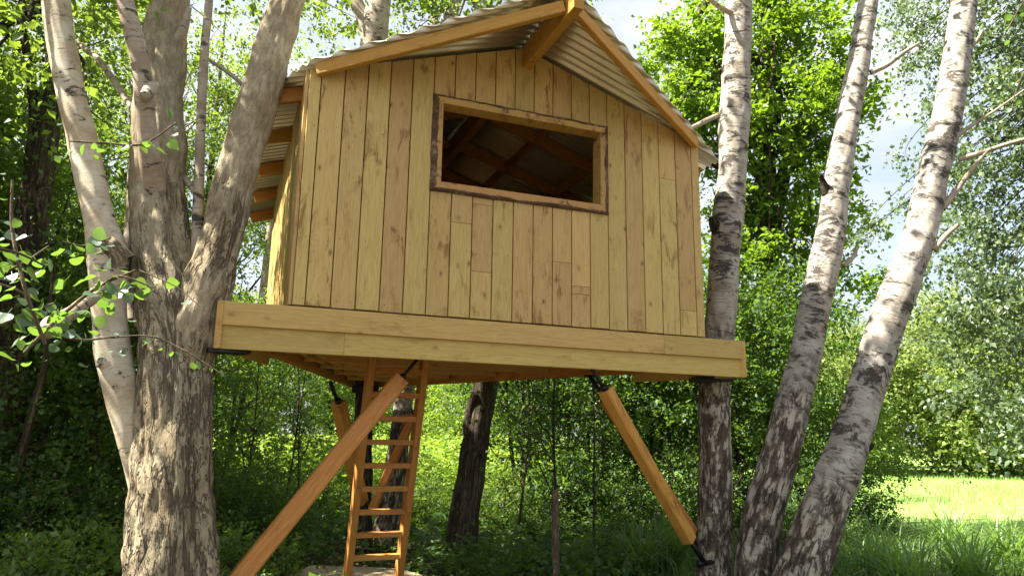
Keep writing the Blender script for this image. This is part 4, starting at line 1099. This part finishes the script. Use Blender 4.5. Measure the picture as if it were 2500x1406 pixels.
for q in oak_cl[rng.choice(len(oak_cl), 60, replace=False)]:
    t = rng.uniform(0.2, 0.9); s0 = P(1880, 900 * (1 - t) - 100 * t, 13.8)
    m1 = (s0 + q) / 2 + rng.normal(size=3) * .2
    ot.append(tube([(*s0, .05), (*m1, .03), (*q, .006)], seg=5, n=4))
V_, F_, B_ = merge(ot)
npmesh("trunk", V_ - ob, F_, M['bark_oak'], attr=B_, smooth=True, parent=oak)

# silvery birch outside the right edge, its foliage hanging into the picture
hb = np.array([9.0, 9.0, 0])
hang = tag(empty("birch_tree", (9.0, 9.0, 0)), "silvery leaved birch standing beyond the right edge, its boughs hanging across the sky", "tree")
hc = []
for (px, py, Y, rx, rz_, n_) in [(2450, 60, 9.5, 0.6, 0.6, 34), (2300, 60, 11, 0.9, 0.5, 30), (2190, 20, 12, 0.4, 0.25, 7), (2400, 150, 10, 0.6, 0.5, 24), (2250, 140, 11, 0.4, 0.3, 10), (2370, 520, 9.8, 0.4, 0.4, 14), (2450, 260, 9.5, 0.5, 0.5, 26), (2290, 230, 11, 0.25, 0.5, 7), (2420, 430, 9.5, 0.6, 0.5, 26), (2260, 380, 11, 0.3, 0.3, 6), (2210, 520, 11.5, 0.3, 0.25, 5),
                             (2450, 600, 9.5, 0.5, 0.6, 30), (2350, 640, 9.5, 0.4, 0.5, 14), (2420, 800, 9.2, 0.5, 0.5, 26), (2300, 800, 9.6, 0.35, 0.35, 10), (2470, 950, 9.2, 0.35, 0.5, 16), (2390, 970, 9.0, 0.35, 0.4, 10), (2480, 1090, 9.0, 0.25, 0.25, 6), (2130, 560, 12, 0.3, 0.3, 5), (2330, 350, 10, 0.4, 0.5, 12), (2400, 720, 9.4, 0.4, 0.4, 14), (2230, 700, 11, 0.35, 0.3, 6), (2560, 300, 9, 0.6, 2.0, 50)]:
    hc.append(ellipsoid_pts(n_, P(px, py, Y), (rx, 0.8, rz_), 0.1))
hc = np.vstack(hc)
lv = leaf_cloud(hc - hb, 70, 0.17, 0.062, 0.9, tilt=0.8, hang=0.6)
npmesh("crown", lv[0], lv[1], M['lf_silver'], parent=hang)
ht_ = [tube([(0, 0, 0, .17), (0.05, 0, 3, .15), (0, 0.1, 6, .12), (-.2, 0.1, 9, .08), (-.2, 0, 12, .02)], seg=14, n=6, amp=.1, freq=4)]
for q in hc[rng.choice(len(hc), 90, replace=False)] - hb:
    s0 = np.array([0, 0.05, min(10.5, q[2] + rng.uniform(0.6, 2.4))])
    m1 = s0 * 0.45 + q * 0.55 + [0, 0, rng.uniform(0.1, 0.6)]
    ht_.append(tube([(*s0, .03), (*m1, .014), (*(q * .85 + m1 * .15 + [0, 0, .1]), .006), (*(q - [0, 0, .15]), .002)], seg=5, n=4))
V_, F_, B_ = merge(ht_)
npmesh("trunk", V_, F_, M['bark_dark'], attr=B_, smooth=True, parent=hang)

# ------------------------------------------------------------------ background wood
spots = [  # key, px, base Y, rz, scale, label
    ('tall', 330, 28.0, 0.3, 1.6, "leafy birch of the wood seen between the stems of the big left tree"),
    ('dense', -860, 6.9, 1.7, 0.95, "unseen tree added for shade beyond the left edge, nearest the camera"),  # added out of view to throw shade on the lower left
    ('dense', -400, 9.9, 3.3, 0.95, "unseen tree added for shade beyond the left edge, behind the nearest"),  # second added tree, keeps the left understorey dark
    ('tall2', -60, 11.5, 2.1, 1.0, "leafy tree of the wood filling the upper left corner"),
    ('tall', 640, 29.0, 4.0, 1.6, "leafy tree behind the left eave of the tree house"),
    ('tall2', 480, 33.0, 1.1, 1.9, "tree further back, left of the tree house"),
    ('tall2', 130, 29.0, 5.2, 1.7, "tree further back at the left, beyond the dark ivy trunk"),
    ('tall2', -260, 24.0, 0.8, 1.4, "outermost tree of the wood beyond the left edge"),
    ('tall2', 860, 30.0, 2.6, 1.6, "tree showing above the left slope of the roof"),
    ('airy', 1080, 27.0, 0.2, 1.5, "airy tree behind the middle of the roof"),
    ('airy', 1470, 21.0, 1.9, 1.15, "airy tree with fine silver leaves right of the ridge"),
]
for key, px, Y, rz, s, lab in spots:
    x = (px - 1250) / 1763 * Y * 1.02
    plant(key, "woodland_tree", x, Y, lab, "tree", rz, s, group="trees of the wood behind the tree house")
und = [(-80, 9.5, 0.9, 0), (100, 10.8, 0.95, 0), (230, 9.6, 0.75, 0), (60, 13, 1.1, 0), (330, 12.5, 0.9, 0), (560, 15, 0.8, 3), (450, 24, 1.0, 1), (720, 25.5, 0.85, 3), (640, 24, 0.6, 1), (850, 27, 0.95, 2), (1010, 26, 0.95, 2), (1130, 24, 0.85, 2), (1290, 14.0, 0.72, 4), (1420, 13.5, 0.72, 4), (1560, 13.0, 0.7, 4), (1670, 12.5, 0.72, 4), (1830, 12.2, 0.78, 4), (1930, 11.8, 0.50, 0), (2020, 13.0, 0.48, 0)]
ulab = ["dark leafy understorey tree in the shade at the far left", "dense hazel in deep shade left of the big tree", "small shaded hazel right behind the pale left stem", "taller shaded hazel further back at the left", "hazel showing right behind the massive left trunk",
        "sunlit hazel showing right of the massive left trunk", "sunlit hazel further back behind the massive trunk", "sunlit thicket tree left of the rear deck corner", "lower sunlit hazel under the left end of the deck", "sunlit shrub tree behind the rear deck trunk", "sunlit shrub tree seen through the ladder", "sunlit shrub tree right of the ladder", "shaded hazel right of the ivy trunk", "shaded hazel behind the thin stake", "shaded hazel behind the slanting right brace", "shaded hazel left of the upright birch", "shaded hazel between the upright and middle birches", "low shaded thorn bush tree between the leaning birches", "shaded thorn tree reaching right over the meadow edge"]
for i, (px, Y, s, k) in enumerate(und):
    x = (px - 1250) / 1763 * Y * 1.02
    plant('high' if k >= 3 else 'under', "hazel_tree", x, Y, ulab[i], "small tree", i * 1.37, s, group="hazels of the understorey", leafm=[None, M['lf_birch'], M['lf_lime'], M['lf_cover'], None][k])  # sunlit hazels get lighter leaf colours, shaded ones keep the dark leaf
# far tree line round the meadow
fl = [(-14, 34), (-7, 38), (0, 40), (7, 44), (14, 46), (20, 44), (27, 42), (34, 40), (42, 42), (50, 46), (24, 52), (36, 52), (12, 54), (-20, 28), (-26, 24), (18, 38), (23, 37), (29, 36), (31, 48), (17, 50), (38, 36)]
_w = ["leftmost", "second from the left", "third from the left", "fourth from the left", "fifth from the left", "sixth", "seventh", "eighth", "ninth", "tenth"]
FL = ["pale tree beyond the wood, seen in gaps left of the ladder", "pale tree beyond the wood, straight behind the ladder", "pale tree behind the thin stake, beyond the meadow", "pale tree of the tree line behind the slanting right brace", "pale tree of the tree line behind the upright birch", "pale tree of the tree line between the two leaning birches", "pale tree of the tree line just right of the rightmost birch", "pale tree of the tree line in the gap at the right", "pale tree of the tree line near the right edge", "last pale tree of the tree line at the right edge", "taller pale tree behind the line, right of the middle birch", "taller pale tree behind the line at the far right", "taller pale tree behind the line, left of the upright birch", "pale tree in the gaps left of the massive trunk", "outermost pale tree at the far left", "nearer pale tree at the meadow edge, showing between the leaning birches", "nearer pale tree right beside the rightmost birch trunk", "nearer pale tree in the middle of the gap at the right", "back row pale tree filling the gap at the right", "back row pale tree behind the upright birch", "nearer pale tree cut by the right edge"]
for i, (x, y) in enumerate(fl):
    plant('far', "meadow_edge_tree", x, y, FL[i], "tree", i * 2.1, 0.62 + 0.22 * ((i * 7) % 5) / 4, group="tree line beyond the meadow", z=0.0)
bs = [(1990, 10.8, 0.4), (2090, 13.0, 0.32), (1900, 10.5, 0.45), (1500, 10.6, 0.30), (1330, 11.2, 0.35), (1600, 10.2, 0.30), (1230, 12.4, 0.5), (700, 13.0, 0.45), (570, 12.0, 0.7), (820, 13.5, 0.5), (960, 14.0, 0.55), (1060, 13.0, 0.45), (60, 8.4, 0.7), (200, 8.2, 0.6), (290, 8.6, 0.7), (-60, 8.0, 0.8), (570, 9.4, 0.6), (690, 9.8, 0.55), (1390, 12.6, 0.75), (1480, 13.6, 0.7), (1590, 12.2, 0.62), (1690, 11.8, 0.7), (1800, 12.8, 0.65)]
bl = ["thorn bush just right of the middle birch", "bush at the meadow edge right of the leaning birches", "dark bush at the foot of the middle birch", "bush behind the lower end of the right brace", "bush right of the thin stake", "bush near the foot of the upright birch", "bush right of the ivy trunk", "sunlit nettle bush left of the ladder", "sunlit bush right of the massive trunk", "sunlit bush behind the rear deck trunk", "sunlit bush seen through the ladder rungs", "sunlit bush right of the ladder", "shaded bramble bush low at the left", "shaded bramble bush left of the massive trunk", "bramble bush touching the massive trunk", "shaded bush at the left edge", "bramble bush right of the massive trunk", "bramble bush behind the long square brace", "leafy shrub behind and right of the stake", "leafy shrub left of the slanting right brace", "leafy shrub behind the middle of the slanting right brace", "leafy shrub behind the upright birch foot", "leafy shrub between the upright and middle birch feet"]
for i, (px, Y, s) in enumerate(bs):
    x = (px - 1250) / 1763 * Y * 1.02
    plant('bush', "shrub", x, Y, bl[i], "shrub", i * 0.9, s, group="shrubs of the understorey", leafm=M['lf_cover'] if 6 <= i <= 11 else None)  # lighter leaf colour paints the sun onto the bushes behind the deck
# thin saplings standing in the light under the deck
sl = [(640, 10.5), (730, 12.0), (770, 12.5), (1365, 9.2), (1270, 11.0), (1445, 10.8), (560, 11.5)]
slb = ["thin sapling just right of the massive trunk", "slim sapling in front of the sunlit thicket", "slim sapling left of the rear deck trunk", "straight thin sapling rising behind the stake", "thin sapling right of the ivy trunk", "thin dark sapling behind the slanting right brace", "thin sapling beside the left end of the deck"]
for i, (px, Y) in enumerate(sl):
    plant('sap', "sapling", (px - 1250) / 1763 * Y * 1.02, Y, slb[i], "sapling", i * 1.7, 0.8, group="saplings in the undergrowth")

# stake
sp_ = P(1357, 1405, 7.9)
st_b = np.array([sp_[0], 7.9, 0]); 
stake = tag(empty("stake", tuple(map(float, st_b))), "thin round wooden stake standing alone under the deck", "stake")
V_, F_, B_ = cap(*px_tube([(1360, 1440, 7.9, 10), (1357, 1380, 7.9, 9), (1356, 1290, 7.9, 9), (1355, 1194, 7.9, 8.5)], 14, 4, amp=.1, freq=20), 14)
npmesh("post", V_ - st_b, F_, M['post'], attr=B_, smooth=True, parent=stake)

# ------------------------------------------------------------------ ground cover, grass
def scatter(n_, xr, yr, keep):
    p = np.column_stack([rng.uniform(*xr, n_ * 3), rng.uniform(*yr, n_ * 3)])
    p = p[[keep(x, y) for x, y in p]][:n_]
    return p
def hgt(p): return np.array([gh(x, y) for x, y in p])
def vis(x, y): return abs(x) < 0.80 * y + 0.6
def cover(name, n_c, per, xr, yr, keep, hmax, size, spread, mat, label):
    p = scatter(n_c, xr, yr, keep)
    h = hgt(p) + rng.uniform(0.03, 1, len(p)) ** 1.5 * hmax
    c = np.column_stack([p, h])
    lv = leaf_cloud(c, per, spread, size, 0.5, tilt=0.45, wid=0.40)
    o = npmesh(name, lv[0], lv[1], mat); tag(o, label, kind='stuff'); return o
plat_box = lambda x, y: not (-2.6 < x < -0.9 and 6.6 < y < 8.9)
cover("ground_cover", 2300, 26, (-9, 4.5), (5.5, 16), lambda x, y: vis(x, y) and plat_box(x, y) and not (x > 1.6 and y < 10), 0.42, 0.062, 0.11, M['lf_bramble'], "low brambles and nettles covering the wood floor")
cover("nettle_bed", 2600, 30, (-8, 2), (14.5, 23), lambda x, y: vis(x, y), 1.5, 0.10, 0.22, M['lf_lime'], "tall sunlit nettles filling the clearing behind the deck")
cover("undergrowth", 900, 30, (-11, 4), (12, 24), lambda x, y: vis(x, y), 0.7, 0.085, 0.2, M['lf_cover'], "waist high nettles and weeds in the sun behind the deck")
cover("dock_leaves", 260, 14, (-7, 3.5), (5.5, 13), lambda x, y: vis(x, y) and plat_box(x, y) and not (x > 1.6 and y < 9), 0.3, 0.13, 0.12, M['lf_dark'], "broad weed leaves scattered through the brambles")
M['litter'] = leaf("dry_leaf", (0.10, 0.06, 0.03), (0.17, 0.11, 0.055), (0.28, 0.20, 0.11), (0.2, 0.12, 0.05), 0.15, 0.02)
pl = scatter(9000, (-8, 6), (5.5, 14), lambda x, y: vis(x, y))
lv = leaf_quads(np.column_stack([pl, hgt(pl) + 0.012]), rng.uniform(0.04, 0.09, len(pl)), tilt=0.18, wid=0.4)
tag(npmesh("leaf_litter", lv[0], lv[1], M['litter']), "dry brown leaf litter on the wood floor", kind='stuff')
tw = []
for x, y in scatter(70, (-6, 5), (7, 13), lambda x, y: vis(x, y)):
    z = gh(x, y) + 0.03; a = rng.uniform(0, 6.28); L = rng.uniform(0.4, 1.4); rr_ = rng.uniform(0.004, 0.014)
    p0 = np.array([x, y, z]); p1 = p0 + [math.cos(a) * L, math.sin(a) * L, rng.uniform(0, 0.35)]
    tw.append(tube([(*p0, rr_), (*((p0 + p1) / 2 + rng.normal(size=3) * .05), rr_ * .8), (*p1, rr_ * .3)], seg=5, n=4))
V_, F_, B_ = merge(tw)
tag(npmesh("dead_twigs", V_, F_, M['post'], attr=B_, smooth=True), "fallen dead twigs lying in the undergrowth", kind='stuff')
def blades(name, p, L, wid, bend, mat, label, segs=3, kind='stuff', parent=None, off=(0, 0, 0), fan=None):
    n_ = len(p); yaw_ = rng.uniform(0, 2 * np.pi, n_)
    Ln = L * rng.uniform(0.55, 1.15, n_); bd = bend * rng.uniform(0.3, 1.3, n_)
    z0 = hgt(p) - 0.02
    dx, dy = np.cos(yaw_), np.sin(yaw_)
    rows = []
    for k in range(segs + 1):
        t = k / segs
        out = bd * Ln * t * t; up = Ln * t * (1 - 0.35 * bd * t)
        if segs > 3: up = Ln * (t * (1 - 0.62 * bd * t * t))
        w = wid * (1 - t ** 2) * 0.5 + 0.0004
        cx, cy, cz = p[:, 0] + dx * out, p[:, 1] + dy * out, z0 + up
        rows.append(np.stack([np.column_stack([cx - dy * w, cy + dx * w, cz]), np.column_stack([cx + dy * w, cy - dx * w, cz])], 1))
    V_ = np.stack(rows, 1).reshape(-1, 3)
    b_ = np.arange(n_)[:, None] * (2 * (segs + 1))
    F_ = np.concatenate([b_ + [2 * k, 2 * k + 1, 2 * k + 3, 2 * k + 2] for k in range(segs)], 1).reshape(-1, 4)
    o = npmesh(name, V_ - np.array(off), F_, mat, parent=parent)
    if kind: tag(o, label, kind=kind)
    return o
pg = scatter(8000, (1.4, 12), (4.6, 14), lambda x, y: vis(x, y) and x > 0.8 + 0.12 * y and y < 12.6 + 0.8 * math.sin(x * 2.1))
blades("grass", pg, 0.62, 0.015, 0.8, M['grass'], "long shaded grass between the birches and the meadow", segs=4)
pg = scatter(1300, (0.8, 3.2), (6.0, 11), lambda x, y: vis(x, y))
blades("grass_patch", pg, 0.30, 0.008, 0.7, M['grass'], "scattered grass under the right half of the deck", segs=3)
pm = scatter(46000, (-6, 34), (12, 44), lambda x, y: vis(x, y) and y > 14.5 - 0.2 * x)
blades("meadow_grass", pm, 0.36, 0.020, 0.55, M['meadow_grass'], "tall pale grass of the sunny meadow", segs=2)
# arching sedge tussocks in the lower right foreground
def tussock(px, py, label, n_=150, L=1.05, w=0.024):
    q = PZ(px, py, 0.0)
    e = tag(empty("sedge_tussock", (float(q[0]), float(q[1]), 0)), label, "grass tussock", "sedge tussocks in the lower right foreground")
    pts = q[:2] + rng.normal(size=(n_, 2)) * 0.09
    blades("blade_tuft", pts, L, w, 0.95, M['sedge'] if px > 1700 else M['grass'], None, segs=6, kind=None, parent=e, off=(q[0], q[1], 0))  # tussocks under the deck get their shade from the darker grass colour
for px, py, lab in [(2380, 1480, "bright arching sedge tussock nearest the right corner"), (2230, 1500, "sedge tussock right of the rightmost birch foot"), (2480, 1420, "sedge tussock cut by the right edge"), (2150, 1440, "sedge tussock close against the rightmost birch"), (2320, 1370, "smaller sedge tussock behind the bright one"), (1560, 1420, "dark shaded sedge tussock under the slanting right brace"), (1640, 1400, "dark shaded sedge tussock at the foot of the upright birch")]:
    tussock(px, py, lab)
# a few upright leafy bramble shoots in the lower left
for i, (px, py, lab) in enumerate([(70, 1500, "tall bramble shoot in the lower left corner"), (200, 1480, "bramble clump low between the corner and the massive trunk"), (280, 1440, "bramble clump touching the foot of the massive trunk"), (590, 1450, "bramble clump at the lower end of the square brace"), (650, 1380, "bramble clump behind the lower end of the square brace"), (1170, 1420, "small bramble clump at the foot of the ivy trunk"), (1260, 1400, "small bramble clump between ivy trunk and stake"), (1430, 1410, "small bramble clump right of the stake"), (120, 1400, "bramble clump behind the corner shoot")]):
    q = PZ(px, py, 0.0)
    plant('low', "bramble", float(q[0]), float(q[1]), lab, "bramble", i * 1.3, 0.75 if i < 5 or i == 8 else 0.5, group="brambles on the wood floor")
